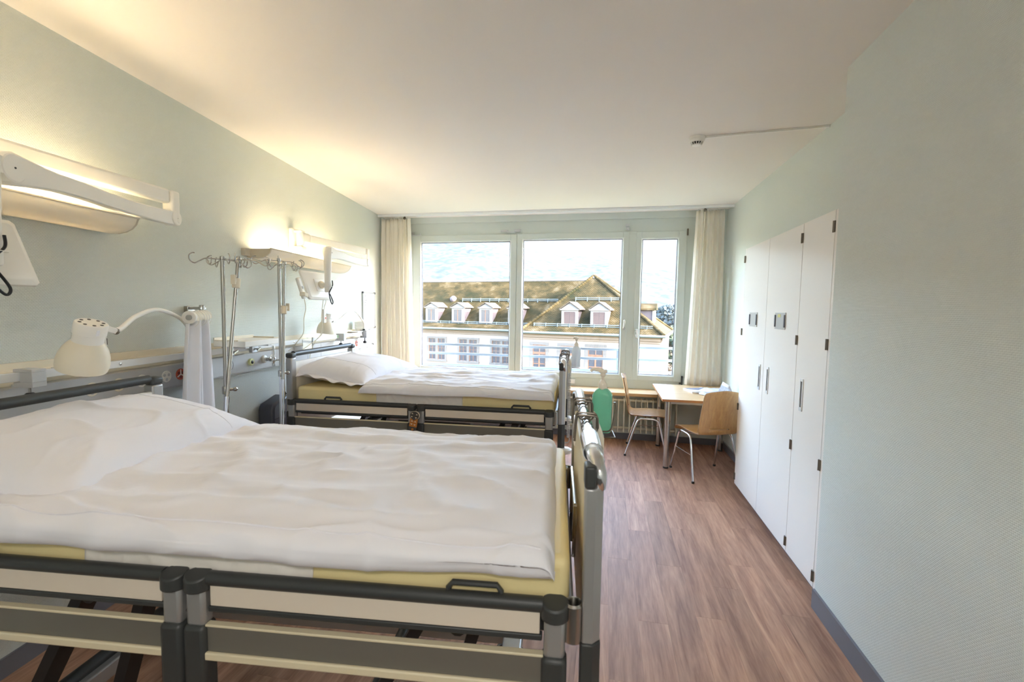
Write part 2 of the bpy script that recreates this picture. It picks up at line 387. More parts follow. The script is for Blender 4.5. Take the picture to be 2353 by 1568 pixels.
# ---------------------------------------------------------------- wardrobe built into the recess
DX = 1.18
wd = thing('wardrobe', 'tall white built-in wardrobe with three doors along the right wall', 'wardrobe', (DX, 3.5, 0))
def wl(y): return y-3.5
part('body', MB().box(.022, .229, wl(2.680), wl(4.36), .06, 2.166), 'locker_white', wd, bevel=.002)
part('toe_kick', MB().box(.05, .229, wl(2.680), wl(4.34), 0, .06), 'baseboard_grey', wd)
part('side_stile', MB().box(.0, .021, wl(2.682), wl(2.745), .062, 2.155), 'locker_white', wd, bevel=.001)
part('side_stile', MB().box(.004, .021, wl(4.343), wl(4.36), .062, 2.162), 'locker_white', wd, bevel=.001)
for (y0, y1, hy, hz) in ((3.743, 4.340, 3.820, None), (3.149, 3.739, 3.637, None), (2.749, 3.145, 3.042, None)):
    d = part('door', MB().box(0, .020, wl(y0), wl(y1), .068, 2.157), 'locker_white', wd, bevel=.0015)
    fy = wl(hy)
    f = MB()
    for q in ((fy-.020, fy-.011, 1.010, 1.208), (fy+.011, fy+.020, 1.010, 1.208), (fy-.011, fy+.011, 1.010, 1.032), (fy-.011, fy+.011, 1.190, 1.208)): f.box(-.005, 0, *q)
    part('handle', f, 'white_metal', d, bevel=.0015)
    part('handle_recess', MB().box(-.0015, 0, fy-.011, fy+.011, 1.032, 1.190), 'black_plastic', d)
    hyy = [y1-.004] if y0 > 3.7 else ([y0+.004] if y0 < 3.6 and y0 > 3 else [y0+.004])
    for z in (2.068, 1.437, .770, .135):
        yy = wl(hyy[0]); part('hinge', MB().box(-.006, .0, yy-.011, yy+.011, z-.03, z+.03).cyl((-.006, yy, z-.03), (-.006, yy, z+.03), .005, 8), 'hinge_bronze', d)
    if y0 > 3.1:
        a, b = (3.938, 4.13) if y0 > 3.7 else (3.353, 3.545)
        lh = part('label_holder', MB().box(-.004, 0, wl(a), wl(b), 1.493, 1.608), 'frosted', d, bevel=.001)
        part('holder_clip', MB().box(-.009, -.004, wl(a)+.002, wl(a)+.018, 1.508, 1.592).box(-.009, -.004, wl(b)-.018, wl(b)-.002, 1.508, 1.592), 'slate_plastic', d)
        if y0 < 3.7: part('tape', MB().box(-.0052, -.004, 3.44-3.5, 3.49-3.5, 1.575, 1.597), 'yellow_tape', d)

# ---------------------------------------------------------------- smoke detector and its cable duct on the ceiling
sd = thing('smoke_detector', 'round white smoke detector on the ceiling', 'detector', (.60, 3.53, CZ))
part('base', MB().lathe([(.055, 0), (.055, -.012), (.052, -.016)], n=28), 'white_plastic', sd)
part('body', MB().lathe([(.052, -.016), (.052, -.024), (.044, -.036)], n=28), 'white_plastic', sd)
part('cap', MB().lathe([(.034, -.052), (.030, -.058), (.012, -.062)], n=28), 'white_plastic', sd)
part('chamber', MB().lathe([(.036, -.034), (.032, -.054)], n=24), 'black_plastic', sd)
for i in range(14):
    a = 2*PI*i/14; part('rib', MB().beam((.043*math.cos(a), .043*math.sin(a), -.034), (.033*math.cos(a), .033*math.sin(a), -.054), .005, .005), 'white_plastic', sd)
cd = tag(part('cable_duct', MB().beam((.655, 3.515, CZ-.007), (1.409, 3.44, CZ-.007), .018, .014), 'white_plastic', None, bevel=.002), 'thin white cable duct on the ceiling running from detector to wall', 'cable duct')

# ---------------------------------------------------------------- fill lamp added on the ceiling behind the camera, brightens the near bed
cl_ = thing('fill_lamp', 'round white fill lamp added on the ceiling behind the camera', 'ceiling lamp', (.25, -1.35, CZ))
part('housing', MB().lathe([(.24, 0), (.24, -.05), (.225, -.06), (.22, -.05)], n=36, cap=False), 'white_plastic', cl_)
part('diffuser', MB().lathe([(.22, -.045), (.20, -.055), (.02, -.06)], n=36), 'white_plastic', cl_)
ll = bpy.data.lights.new('fill_lamp_light', 'AREA'); ll.shape = 'DISK'; ll.size = .42; ll.energy = 3.2; ll.color = (1.0, .95, .90)
lo = link('fill_light', ll, cl_, (0, 0, -.065))
# ================================================================ BEDS
BL = 2.06                                        # bed length; local x head->foot, y near->far side, z from the floor
def make_bed(label):
    t = thing('hospital_bed', label, 'bed', (0,0,0), 0, 'hospital beds')
    # ---- head end
    hb = part('headboard', MB().box(.012, .034, .055, .945, .62, 1.178), 'bed_head_panel', t, bevel=.006)
    for y in (.032, .968):
        s = 1 if y < .5 else -1
        p = part('headboard_post', MB().box(-.012, .040, y-.030, y+.030, .80, 1.208), 'bed_alu', t, bevel=.008)
        part('post_foot', MB().box(-.014, .044, y-.033, y+.033, .56, .80), 'dark_plastic', p, bevel=.008)
        part('corner_cap', MB().box(-.014, .042, y-.032, y+.032, 1.208, 1.246), 'dark_plastic', p, bevel=.012)
    part('head_rail', MB().cyl((.014, .06, 1.236), (.014, .94, 1.236), .021, 16), 'dark_plastic', t)
    part('headboard_knob', MB().lathe([(.005, 0), (.005, .03), (.018, .03), (.02, .045), (.012, .05)], (-.012, .03, .93), (-1, 0, 0), 8), 'black_plastic', t)
    # ---- foot end
    X = 2.075
    part('footboard', MB().box(X-.011, X+.011, .05, .95, .62, 1.16), 'bed_foot_panel', t, bevel=.006)
    for y in (.028, .972):
        s = 1 if y < .5 else -1
        a, b = y-.028*s, y+.022*s
        p = part('footboard_post', MB().prism([(X-.02, a), (X+.005, a), (X+.024, y-.010*s), (X+.024, b), (X-.02, b)], (.80, 1.182)), 'bed_alu', t, bevel=.004)
        part('post_foot', MB().prism([(X-.022, a-.002*s), (X+.006, a-.002*s), (X+.026, y-.011*s), (X+.026, b), (X-.022, b)], (.56, .80)), 'dark_plastic', p, bevel=.004)
        part('corner_cap', MB().prism([(X-.022, a-.002*s), (X+.004, a-.002*s), (X+.008, y), (X+.008, b), (X-.022, b)], (1.182, 1.236)), 'dark_plastic', p, bevel=.006)
        part('corner_elbow', MB().tube(bezier([(X+.014, y, 1.18), (X+.014, y-.008*s, 1.212), (X+.008, y+.014*s, 1.236), (X+.004, y+.05*s, 1.242)], 5), [.017]*10+[.020]*6, 12), 'chrome', p)
    part('foot_rail', MB().cyl((X+.003, .075, 1.242), (X+.003, .925, 1.242), .019, 16), 'chrome', t)
    part('rail_sleeve', MB().tube([(X+.003, .09, 1.242), (X+.003, .092, 1.242), (X+.003, .23, 1.242), (X+.003, .232, 1.242)], [.0245, .0265, .0265, .0245], 18), 'chrome', t)
    part('bumper_disc', MB().lathe([(.02, .60), (.045, .60), (.05, .61), (.05, .625), (.03, .635)], (X+.03, .02, 0), n=20), 'white_plastic', t)
    part('bumper_disc', MB().lathe([(.02, .60), (.045, .60), (.05, .61), (.05, .625), (.03, .635)], (X+.03, .98, 0), n=20), 'white_plastic', t)
    # ---- frame with pole sockets and end bar
    part('frame', MB().box(.06, 2.03, .075, .115, .77, .83).box(.06, 2.03, .885, .925, .77, .83), 'dark_plastic', t, bevel=.004)
    part('end_bar', MB().box(2.0, 2.04, .02, .98, .79, .83), 'bed_alu', t, bevel=.006)
    part('end_bar', MB().box(.05, .08, .02, .98, .79, .83), 'bed_alu', t, bevel=.006)
    for y in (.018, .982):
        part('pole_socket', MB().lathe([(.016, .80), (.024, .80), (.024, .89), (.019, .895), (.017, .89), (.016, .80)], (2.035, y, 0), n=18, cap=False), 'steel', t)
    part('mattress_retainer', MB().tube(bezier([(2.046, .34, .83), (2.048, .34, .98), (2.046, .36, 1.0), (2.046, .64, 1.0), (2.048, .66, .98), (2.046, .66, .83)], 5), .006, 8), 'steel', t)
    pl = MB()
    for a, b in ((.07, .72), (.735, .95), (.965, 1.32), (1.335, 1.95)): pl.box(a, b, .10, .90, .832, .858)
    part('platform', pl, 'bed_alu', t)
    # ---- lift: two pairs of crossed arms on a wheeled base
    for x0 in (.45, 1.56):
        for y in (.22, .78):
            part('lift_arm', MB().beam((x0+.10, y, .79), (x0-.22, y, .20), .035, .07, (0,1,0)), 'black_plastic', t)
            part('lift_arm', MB().beam((x0+.06, y+.05, .20), (x0+.24, y+.05, .79), .035, .06, (0,1,0)), 'black_plastic', t)
        part('cross_tube', MB().cyl((x0+.17, .10, .74), (x0+.17, .90, .74), .025, 10), 'dark_plastic', t)
        part('cross_tube', MB().cyl((x0-.2, .1, .23), (x0-.2, .9, .23), .025, 10), 'dark_plastic', t)
    part('base', MB().box(.22, 1.86, .14, .20, .16, .22).box(.22, 1.86, .80, .86, .16, .22).box(.22, .30, .2, .8, .16, .22).box(1.78, 1.86, .2, .8, .16, .22), 'bed_alu', t, bevel=.006)
    part('motor_cover', MB().box(.75, 1.35, .32, .62, .66, .75), 'dark_plastic', t, bevel=.01)
    part('underframe_tray', MB().box(.60, 1.90, .30, .36, .70, .76), 'white_metal', t, bevel=.004)
    for x in (.26, 1.82):
        for y in (.17, .83):
            c = part('castor', MB().cyl((x-.02, y-.028, .07), (x-.02, y-.008, .07), .07, 20).cyl((x-.02, y+.008, .07), (x-.02, y+.028, .07), .07, 20), 'dark_plastic', t)
            part('castor_fork', MB().cyl((x, y, .12), (x, y, .17), .02, 10).box(x-.05, x+.02, y-.008, y+.008, .06, .15), 'white_plastic', c)
    # ---- mattress and its side loops
    def mf(a, b):
        return None
    m = MB().box(.055, 2.025, .035, .965, .86, .99)
    ma = part('mattress', m, 'mattress_yellow', t, 60)
    bv = ma.modifiers.new('bevel', 'BEVEL'); bv.width = .025; bv.segments = 4
    for y in (.022, .978):
        for x in (.36, 1.79):
            part('mattress_loop', MB().tube([(x-.066, y, .86), (x-.066, y, .905), (x-.056, y, .918), (x+.056, y, .918), (x+.066, y, .905), (x+.066, y, .86)], .0075, 8), 'dark_plastic', t)
    # ---- split side rails, two on each side
    for side in (0, 1):
        Y = (lambda d: d) if side == 0 else (lambda d: 1.0-d)          # d = distance from the outer face
        def ybox(mb, x0, x1, d0, d1, z0, z1): return mb.box(x0, x1, min(Y(d0), Y(d1)), max(Y(d0), Y(d1)), z0, z1)
        for (xa, xb) in ((.03, .985), (1.052, 1.99)):
            r = part('side_rail', MB().cyl((xa+.03, Y(.016), .882), (xb-.03, Y(.016), .882), .0185, 14), 'dark_plastic', t)
            part('rail_panel', ybox(MB(), xa+.036, xb-.036, .008, .022, .810, .866), 'bed_panel', r, bevel=.002)
            part('rail_edge_strip', ybox(MB(), xa+.03, xb-.03, .006, .026, .794, .809), 'dark_plastic', r, bevel=.003)
            part('lower_rail', ybox(MB(), xa+.026, xb-.026, .002, .020, .672, .760), 'rail_alu', r, bevel=.002)
            part('lower_rail_lip', ybox(MB(), xa+.026, xb-.026, -.007, .004, .668, .690), 'rail_lip', r, bevel=.004)
            part('lower_rail_top', ybox(MB(), xa+.026, xb-.026, -.001, .018, .757, .764), 'rail_lip', r, bevel=.002)
            for x in (xa, xb):
                q = part('rail_post', ybox(MB(), x-.026, x+.026, -.004, .036, .755, .868), 'bed_alu', t, bevel=.010)
                part('post_foot', ybox(MB(), x-.031, x+.031, -.012, .040, .56, .762), 'dark_plastic', q, bevel=.012)
                cc = MB(); cy_ = Y(.012); n = 20; sg = -1 if side == 0 else 1
                lo = [(x+.034*math.cos(2*PI*i/n), cy_+.030*math.sin(2*PI*i/n)) for i in range(n)]
                cc.add([(a, b, .852) for a, b in lo]+[(a, b, .898 - (.012 if (b-cy_)*sg > 0 else 0)*abs(b-cy_)/.03) for a, b in lo],
                       [tuple(range(n-1, -1, -1)), tuple(range(n, 2*n))]+[(i, (i+1) % n, n+(i+1) % n, n+i) for i in range(n)])
                part('post_cap', cc, 'dark_plastic', q, bevel=.004)
        part('rail_latch', MB().tube([(1.008, Y(.02), .85), (1.028, Y(.008), .85), (1.03, Y(.008), .79), (1.008, Y(.02), .785)], .004, 6), 'steel', t)
    return t
bed1 = make_bed('nearest hospital bed across the foreground with green soap bottle on its footboard')
bed2 = dup(bed1)
R1, R2 = math.radians(1.5), math.radians(3.8)
B1O, B2O = F(-1.955, 1.105), F(-1.955, 3.287)
bed1.location, bed1.rotation_euler.z = B1O, LA-R1
bed2.location, bed2.rotation_euler.z = B2O, LA-R2
bed2['label'] = 'far hospital bed beside the window with an orange remote on its side rail'
def BED(k, x, y, z):
    a = LA-(R1 if k == 1 else R2); o = B1O if k == 1 else B2O
    return o + Vector((x*math.cos(a)-y*math.sin(a), x*math.sin(a)+y*math.cos(a), z))
BA = {1: LA-R1, 2: LA-R2}

def nz(x, y, z=0.0): return noise.noise(Vector((x, y, z)))
def ridge(x, y, z): return (1-abs(nz(x, y, z))*1.6)
def wrinkle(x, y, seed):
    wx = x + .12*nz(x*1.6, y*1.8, seed+5); wy = y + .08*nz(x*1.5, y*2.2, seed+9)
    m1 = .45+.55*nz(x*1.3, y*1.6, seed+60); m2 = .5+.5*nz(x*1.5+4, y*1.4, seed+70)
    e = max(0, ridge(wx*1.3+wy*.9, wy*5.0, seed))**3*.020*max(.25, m1)          # broad folds running along the bed
    e += max(0, ridge(wx*2.6-wy*2.2, wy*3.0+wx*1.9, seed+20))**4*.016*max(.1, m2)   # slanting folds
    e += max(0, ridge(wx*3.4+wy*3.0, wy*9-wx*1.2, seed+31))**5*.007
    e += .012*nz(x*1.5, y*2.0, seed+40) + .0018*nz(x*9, y*11, seed+50)
    return e
def duvet(k, label, x0, x1, seed, amp=1.0, folds=(), skew=0.0, drop=.957):
    t = thing('duvet', label, 'duvet', BED(k, 0, 0, 0), BA[k])
    path = [(.06, .957), (.02, .950), (-.012, .956), (-.028, .975), (-.03, 1.000), (-.02, 1.027), (.003, 1.043), (.04, 1.050), (.12, 1.058), (.3, 1.064), (.5, 1.066), (.7, 1.064), (.87, 1.056), (.95, 1.044), (.985, 1.020), (1.0, .99), (.99, .965), (.95, .957)]
    P = bezier([(a, b-.008 if b > 1.02 else .975+(b-.975)*(.975-drop)/.018 if b < .975 else b, 0) for a, b in path], 9); N = len(P)
    def fn(a, b):
        p = P[min(N-1, int(round(b*(N-1))))]; y, z = p.x, p.y
        xs = x0 - skew*(1-min(1, max(0, y)))
        x = xs + (x1-xs)*a
        d0 = min(1, a*(x1-x0)/.055); d1 = min(1, (1-a)*(x1-x0)/.035)
        e = math.sqrt(max(0, 1-(1-d0)**2))*math.sqrt(max(0, 1-(1-d1)**2))
        zl = .992 if .03 < y < .97 else .965
        w = (wrinkle(x, y, seed)-.009)*amp
        for fy in folds: w += .004*math.exp(-((y-fy-.012*nz(x*2, 1, seed))/.006)**2)
        out = 1 if z > 1.035 else 0
        sd = -1 if y < .5 else 1
        flat = min(1, max(0, (z-.985)/.05))
        zz = z + w*(.25+.75*flat)*.9
        yy = y + sd*(1-flat)*w*.8 + (.006*sd*nz(x*7, z*3, seed) if not out else 0)
        low = .010*nz(x*2.4, 3, seed+7) if z < 1.0 else 0
        yj = y < .5 and z < 1.03
        xx = x + .008*nz(y*3, z*3, seed+3)*(1 if a in (0, 1) else 0) + (.004*nz(y*9, 2, seed) if a > .97 else 0)
        return (xx, yy, zl+(zz+low-zl)*e if zz > zl else zz+low)
    b = part('cover', MB().grid(170, N, fn), 'linen', t, 180)
    sm = []
    for i in range(90):
        a = .02+.96*i/89; bi = min(range(N), key=lambda q: abs(P[q].x-.006)+10*(P[q].y < 1.03)); p = fn(a, bi/(N-1)); sm.append((p[0], p[1]-.0008, p[2]+.0012))
    part('seam', MB().tube(sm, .0022, 6), 'linen', t)
    return t
duvet(1, 'wrinkled white duvet spread over the nearest bed', .56, 1.985, 3.3, 1.6, (.35, .68), .25)
duvet(2, 'wrinkled white duvet spread over the far bed by the window', .60, 2.02, 11.7, 1.35, (.4,), .02, .980)

def pillow(k, label, loc, size, tilt, yaw, seed, flange):
    hx, hy, T = size
    t = thing('pillow', label, 'pillow', BED(k, *loc), BA[k]+yaw)
    ct, st = math.cos(tilt), math.sin(tilt)
    def surf(a, b, top):
        A, B = 2*a-1, 2*b-1
        ea, eb = max(0, 1-abs(A)**2.6), max(0, 1-abs(B)**2.6)
        th = T*(ea**.47)*(eb**.5)
        pin = .055*(1-abs(B)**2)*abs(A)**3
        x = A*hx*(1-pin)*(1+.04*abs(A*B)**3); y = B*hy*(1-.045*(1-A*A)*abs(B)**3)*(1+.03*abs(A*B)**3)
        w = .0
        if top:
            w = (max(0, ridge(x*5+seed, y*4, seed))**6*.011 + .012*nz(x*4, y*3, seed) + max(0, ridge(x*14, y*5+x*3, seed+4))**7*.006*abs(A))*(ea*eb)**.3
        z = (th*.62 + w) if top else -th*.34
        z += .012*nz(x*6, y*6, seed+8)*(1-(ea*eb)**.3)
        zz = z + .012
        return (x*ct + zz*st, y, -x*st + zz*ct)
    m = MB().grid(70, 90, lambda a, b: surf(a, b, True)); m.grid(70, 90, lambda a, b: surf(a, b, False))
    c = part('pillowcase', m, 'linen', t, 180)
    # open hem of the case at the near end, and a seam near the other
    h = MB().grid(60, 4, lambda a, b: (lambda p: (p[0], p[1]-.045*b, p[2]+.010*b*math.sin(a*26+seed)+.006*b*nz(a*9, b, seed)-.008*b))(surf(a, .0, True)))
    ho = part('hem', h, 'linen', t, 180); so = ho.modifiers.new('solid', 'SOLIDIFY'); so.thickness = .003
    if not flange: bpy.data.objects.remove(ho)
    for bb in (.22,) if flange else (.80,):
        part('seam', MB().tube([tuple(Vector(surf(.02+.96*i/50, bb, True))+Vector((0, 0, .0006))) for i in range(51)], .0018, 6), 'linen', t)
    return t
pillow(1, 'plump white pillow at the head of the nearest bed', (.27, .51, 1.055), (.31, .46, .205), math.radians(9), math.radians(2), 2.1, False)
pillow(2, 'plump white pillow at the head of the far bed', (.335, .53, 1.045), (.315, .47, .215), math.radians(5), math.radians(-6), 7.7, True)

def draw_sheet(k, label, seed):
    t = thing('draw_sheet', label, 'sheet', BED(k, 0, 0, 0), BA[k])
    path = bezier([(.0335, .858, 0), (.0325, .92, 0), (.0325, .968, 0), (.042, .988, 0), (.06, .9925, 0), (.5, .9925, 0), (.94, .9925, 0), (.958, .988, 0), (.9675, .968, 0), (.9675, .92, 0), (.9665, .858, 0)], 6)
    N = len(path)
    def fn(a, b):
        p = path[min(N-1, int(round(b*(N-1))))]; s = -1 if p.x < .5 else 1; side = 1 if p.y < .985 else 0
        w = max(0, ridge(a*9, p.y*14+a*5, seed))**4*.006*side*min(1, a*8, (1-a)*8)
        return (.70+.66*a+.004*nz(p.y*20, a, seed), p.x+s*w, p.y+.0008*(1-side))
    o = part('cloth', MB().grid(90, N, fn), 'linen_warm', t, 180)
    so = o.modifiers.new('solid', 'SOLIDIFY'); so.thickness = .0015; so.offset = 1
    return t
draw_sheet(1, 'white draw sheet tucked round the middle of the nearest mattress', 4.4)
draw_sheet(2, 'white draw sheet tucked round the middle of the far mattress', 8.2)

# ---------------------------------------------------------------- soap bottles in wire holders hooked over the footboards
def wire_holder(k, label, y0, y1):
    X = 2.078
    t = thing('wire_holder', label, 'holder', BED(k, 0, 0, 0), BA[k])
    z = 1.262
    for y in (y0, y0+.035, y1-.05, y1):
        part('hook', MB().tube(bezier([(X-.036, y, z-.075), (X-.032, y, z-.01), (X-.027, y, z+.006), (X-.016, y, z+.009), (X+.012, y, z+.008), (X+.030, y, z+.005), (X+.035, y, z-.008), (X+.036, y, z-.05)], 4), .0036, 8), 'brown_wire', t)
        part('hook_bend', MB().tube(bezier([(X-.026, y+.004, z+.006), (X-.016, y+.004, z-.005), (X, y+.004, z+.001), (X+.014, y+.004, z-.005), (X+.022, y+.004, z+.006)], 4), .003, 6), 'brown_wire', t)
    part('tray', MB().prism([(X+.032, 1.13), (X+.032, 1.215), (X+.038, 1.232), (X+.048, 1.226), (X+.056, 1.20), (X+.056, 1.13)], (y0-.01, y1-.02), lambda a, b, c: (a, c, b)), 'cream_plastic', t, bevel=.004)
    part('tray_slot', MB().box(X+.0555, X+.0585, y0+.03, y1-.10, 1.15, 1.20), 'seam', t)
    part('clip', MB().box(X-.034, X-.028, y0+.10, y0+.16, 1.14, 1.235), 'white_plastic', t, bevel=.003)
    yb = (y0+y1)/2+.15
    part('bottle_wire', MB().tube(bezier([(X+.05, yb-.07, 1.16), (X+.07, yb-.06, 1.16), (X+.105, yb-.045, 1.165), (X+.122, yb-.02, 1.225), (X+.124, yb-.01, 1.255), (X+.122, yb+.03, 1.250)], 5), .0032, 8)
         .tube([(X+.05, yb+.05, 1.135), (X+.122, yb+.045, 1.135), (X+.122, yb-.045, 1.135), (X+.05, yb-.05, 1.135), (X+.05, yb-.05, 1.2)], .003, 6), 'brown_wire', t)
    return t
def pump_bottle(k, label, x, y, z0, body_m, yaw, full=True):
    t = thing('pump_bottle', label, 'bottle', BED(k, x, y, z0), BA[k]+yaw)
    def sect(w, d, z, n=28):
        out = []
        for i in range(n):
            a = 2*PI*i/n; c, s = math.cos(a), math.sin(a); q = 4.6
            out.append((w*math.copysign(abs(c)**(2/q), c), d*math.copysign(abs(s)**(2/q), s), z))
        return out
    prof = [(.032, .022, 0), (.035, .025, .004), (.035, .025, .03), (.036, .026, .110), (.0365, .0265, .137), (.035, .025, .146), (.027, .020, .157), (.016, .015, .166), (.013, .013, .168)]
    vs = []; n = 28
    for w, d, z in prof: vs += sect(w, d, z)
    fs = [(i*n+k_, i*n+(k_+1) % n, (i+1)*n+(k_+1) % n, (i+1)*n+k_) for i in range(len(prof)-1) for k_ in range(n)]
    fs += [tuple(range(n-1, -1, -1)), tuple((len(prof)-1)*n+q for q in range(n))]
    part('body', MB().add(vs, fs), body_m, t)
    part('collar', MB().lathe([(.015, .160), (.0165, .162), (.0165, .184), (.014, .188)], n=24), 'pump_white', t)
    part('pump_stem', MB().lathe([(.013, .188), (.009, .197), (.006, .200), (.006, .212), (.010, .215), (.010, .225)], n=18), 'pump_white', t)
    part('pump_head', MB().lathe([(.010, .225), (.016, .228), (.016, .235), (.013, .239)], n=20)
         .tube(bezier([(0, 0, .233), (-.022, 0, .237), (-.040, 0, .236), (-.046, 0, .229)], 4), [.008]*6+[.006]*7, 10), 'pump_white', t)
    if full: part('label', MB().grid(12, 2, lambda a, b: (-.0368, .018-.036*a, .045+.065*b)), 'paper', t)
    return t
wire_holder(1, 'bent wire holder with cream tray over the nearest bed footboard', .38, .66)
pump_bottle(1, 'green soap pump bottle hanging at the nearest bed footboard', 2.156, .69, 1.140, 'gel_green', math.radians(-12))
wire_holder(2, 'bent wire holder with cream tray over the far bed footboard', .30, .62)
pump_bottle(2, 'clear pump bottle hanging at the far bed footboard before the window', 2.168, .50, 1.15, 'gel_clear', math.radians(60), False)
sc = thing('coiled_cable', 'grey coiled cable hanging beside the far bed footboard', 'cable', BED(2, 2.125, .05, 0), BA[2])
hel = [(.009*math.cos(i*PI/4), .009*math.sin(i*PI/4), 1.16-.46*i/(8*46)) for i in range(8*46)]
part('coil', MB().tube(hel, .0032, 5), 'panel_grey', sc)
part('lead', MB().tube(bezier([(.009, 0, .70), (.004, 0, .67), (-.025, .02, .66), (-.045, .03, .72)], 6), .0035, 6).tube([(.009, 0, 1.16), (.0, .01, 1.21), (-.03, .03, 1.235)], .0035, 6), 'panel_grey', sc)

# ---------------------------------------------------------------- remote hanging from the far bed's side rail
rm = thing('bed_remote', 'dark bed remote with orange middle hanging on the far bed side rail', 'remote', BED(2, 1.018, -.024, .79), BA[2])
rm.rotation_euler = (math.radians(-4), math.radians(8), BA[2])
oval = [(.036*math.cos(2*PI*i/28), .031*math.sin(2*PI*i/28)+.035) for i in range(28)]
XZ = lambda a, b, t: (a, t, b)
part('keypad_head', MB().prism(oval, (-.018, 0), XZ), 'remote_mark', rm, bevel=.003)
part('keypad_face', MB().prism([(a*.93, (b-.035)*.93+.035) for a, b in oval], (-.0195, -.017), XZ), 'remote_dark', rm)
part('body', MB().prism([(-.029, .012), (-.030, -.09), (-.024, -.096), (.024, -.096), (.030, -.09), (.029, .012)], (-.016, 0), XZ), 'remote_dark', rm, bevel=.003)
part('orange_field', MB().prism([(-.028, .012), (-.029, -.048), (.029, -.048), (.028, .012)], (-.0175, -.015), XZ), 'remote_orange', rm)
def tri(cx, cz, up):
    s = 1 if up else -1
    return MB().prism([(cx-.008, cz-.004*s), (cx+.008, cz-.004*s), (cx, cz+.005*s)], (-.0205, -.017), XZ)
for cx, cz, u_ in ((-.017, .048, 1), (.017, .045, 1), (-.018, .024, 0), (.014, .020, 0), (-.012, -.006, 1), (.012, -.008, 1), (-.012, -.030, 0), (.012, -.032, 0)):
    part('arrow_key', tri(cx, cz, u_), 'remote_mark', rm)
part('status_dot', MB().lathe([(.008, 0), (.008, .003), (.004, .004)], (0, -.0175, .008), (0, -1, 0), 14), 'slate_plastic', rm)
part('function_key', MB().lathe([(.0085, 0), (.0085, .003)], (0, -.016, -.066), (0, -1, 0), 16), 'remote_orange', rm)
part('hanger', MB().tube(bezier([(0, -.006, .06), (0, .002, .078), (0, .012, .070), (0, .016, .055)], 4), .005, 8), 'remote_dark', rm)
# ================================================================ THINGS ON THE LEFT WALL  (local x = out of the wall, y = along it)
def wthing(name, label, cat, u, group=None): return thing(name, label, cat, F(VW, u, 0), LA, group)
# ---- supply duct with equipment rail
sdct = wthing('supply_duct', 'long grey medical supply duct with sockets and equipment rail along the left wall', 'supply duct', 0)
part('duct', MB().box(.002, .08, .2, 5.46, 1.114, 1.243).box(.002, .074, .2, 5.46, 1.106, 1.114), 'panel_grey', sdct, bevel=.003)
part('end_cap', MB().box(.001, .084, 5.46, 5.475, 1.104, 1.246), 'white_plastic', sdct, bevel=.003)
part('upper_channel', MB().box(.002, .03, .2, 5.47, 1.243, 1.340).box(.03, .055, .2, 5.47, 1.300, 1.308), 'cream_plastic', sdct, bevel=.002)
st = MB()
for u in (.6, 1.2, 1.9, 2.7, 3.5, 4.1, 4.75, 5.3): st.box(.03, .127, u-.02, u+.02, 1.283, 1.307)
part('standoff', st, 'alu', sdct)['kind'] = 'stuff'
rl = part('equipment_rail', MB().box(.125, .140, .2, 5.36, 1.277, 1.313), 'white_metal', sdct, bevel=.002)
for u in (2.13, 3.72, 4.9): part('screw', MB().lathe([(.007, 0), (.007, .002), (.004, .003)], (.140, u, 1.296), (1, 0, 0), 12), 'steel', rl)
part('green_label', MB().box(.140, .1408, 4.52, 4.59, 1.283, 1.309), 'green_label', rl)
part('end_ledge', MB().box(.03, .15, 5.02, 5.45, 1.316, 1.326), 'white_plastic', sdct, bevel=.002)
jl = MB()
for u in (1.5, 2.6, 3.62, 3.82, 4.05, 4.3): jl.box(.0795, .0806, u-.0008, u+.0008, 1.116, 1.242)
part('panel_joint', jl, 'gap_dark', sdct)['kind'] = 'stuff'
def socket(u, r=.034, kind='three'):
    s_ = part('socket', MB().lathe([(r, 0), (r, .002), (r*.96, .003), (r*.9, .0025)], (.080, u, 1.180), (1, 0, 0), 28), {'three': 'white_plastic', 'red': 'orange_red', 'plate': 'panel_grey', 'warm': 'cream_plastic'}[kind], sdct, label={'red': 'orange red emergency socket', 'plate': 'blank round cover plate'}.get(kind))
    if kind == 'plate':
        part('ring', MB().tube([(.083, u+r*math.cos(a), 1.18+r*math.sin(a)) for a in [2*PI*i/28 for i in range(28)]], .0012, 5, True), 'slate_plastic', s_)
        part('screw', MB().lathe([(.003, 0), (.003, .002)], (.082, u, 1.18), (1, 0, 0), 8), 'slate_plastic', s_)
    else:
        pr = MB()
        for q in range(3):
            a = PI/2+q*2*PI/3; pr.beam((.083, u, 1.18), (.083, u+r*.85*math.cos(a), 1.18+r*.85*math.sin(a)), .006, .003, (1, 0, 0))
        part('divider', pr, 'white_plastic' if kind != 'warm' else 'cream_plastic', s_)
        ps = MB()
        for q in range(3):
            a = PI/6+q*2*PI/3; c, d = u+r*.5*math.cos(a), 1.18+r*.5*math.sin(a); ps.lathe([(r*.26, 0), (r*.26, .0008)], (.0828, c, d), (1, 0, 0), 12)
        part('well', ps, 'panel_grey' if kind != 'red' else 'red_clip', s_)
for u, k in ((2.036, 'warm'), (2.175, 'warm'), (2.311, 'three'), (2.473, 'three'), (2.575, 'red'), (3.005, 'plate'), (3.50, 'three'), (4.86, 'three'), (4.997, 'three'), (5.14, 'red'), (5.30, 'three')): socket(u, kind=k)
gs = part('gas_outlet', MB().lathe([(.026, 0), (.026, .016), (.022, .020), (.013, .018)], (.080, 3.225, 1.180), (1, 0, 0), 24), 'sensor_ring', sdct)
part('gas_port', MB().lathe([(.013, 0), (.013, .003), (.006, .006)], (.098, 3.225, 1.180), (1, 0, 0), 16), 'black_plastic', gs)
fm = wthing('flowmeter', 'chrome oxygen flowmeter with clear tube plugged into the duct under the tray', 'flowmeter', 3.355)
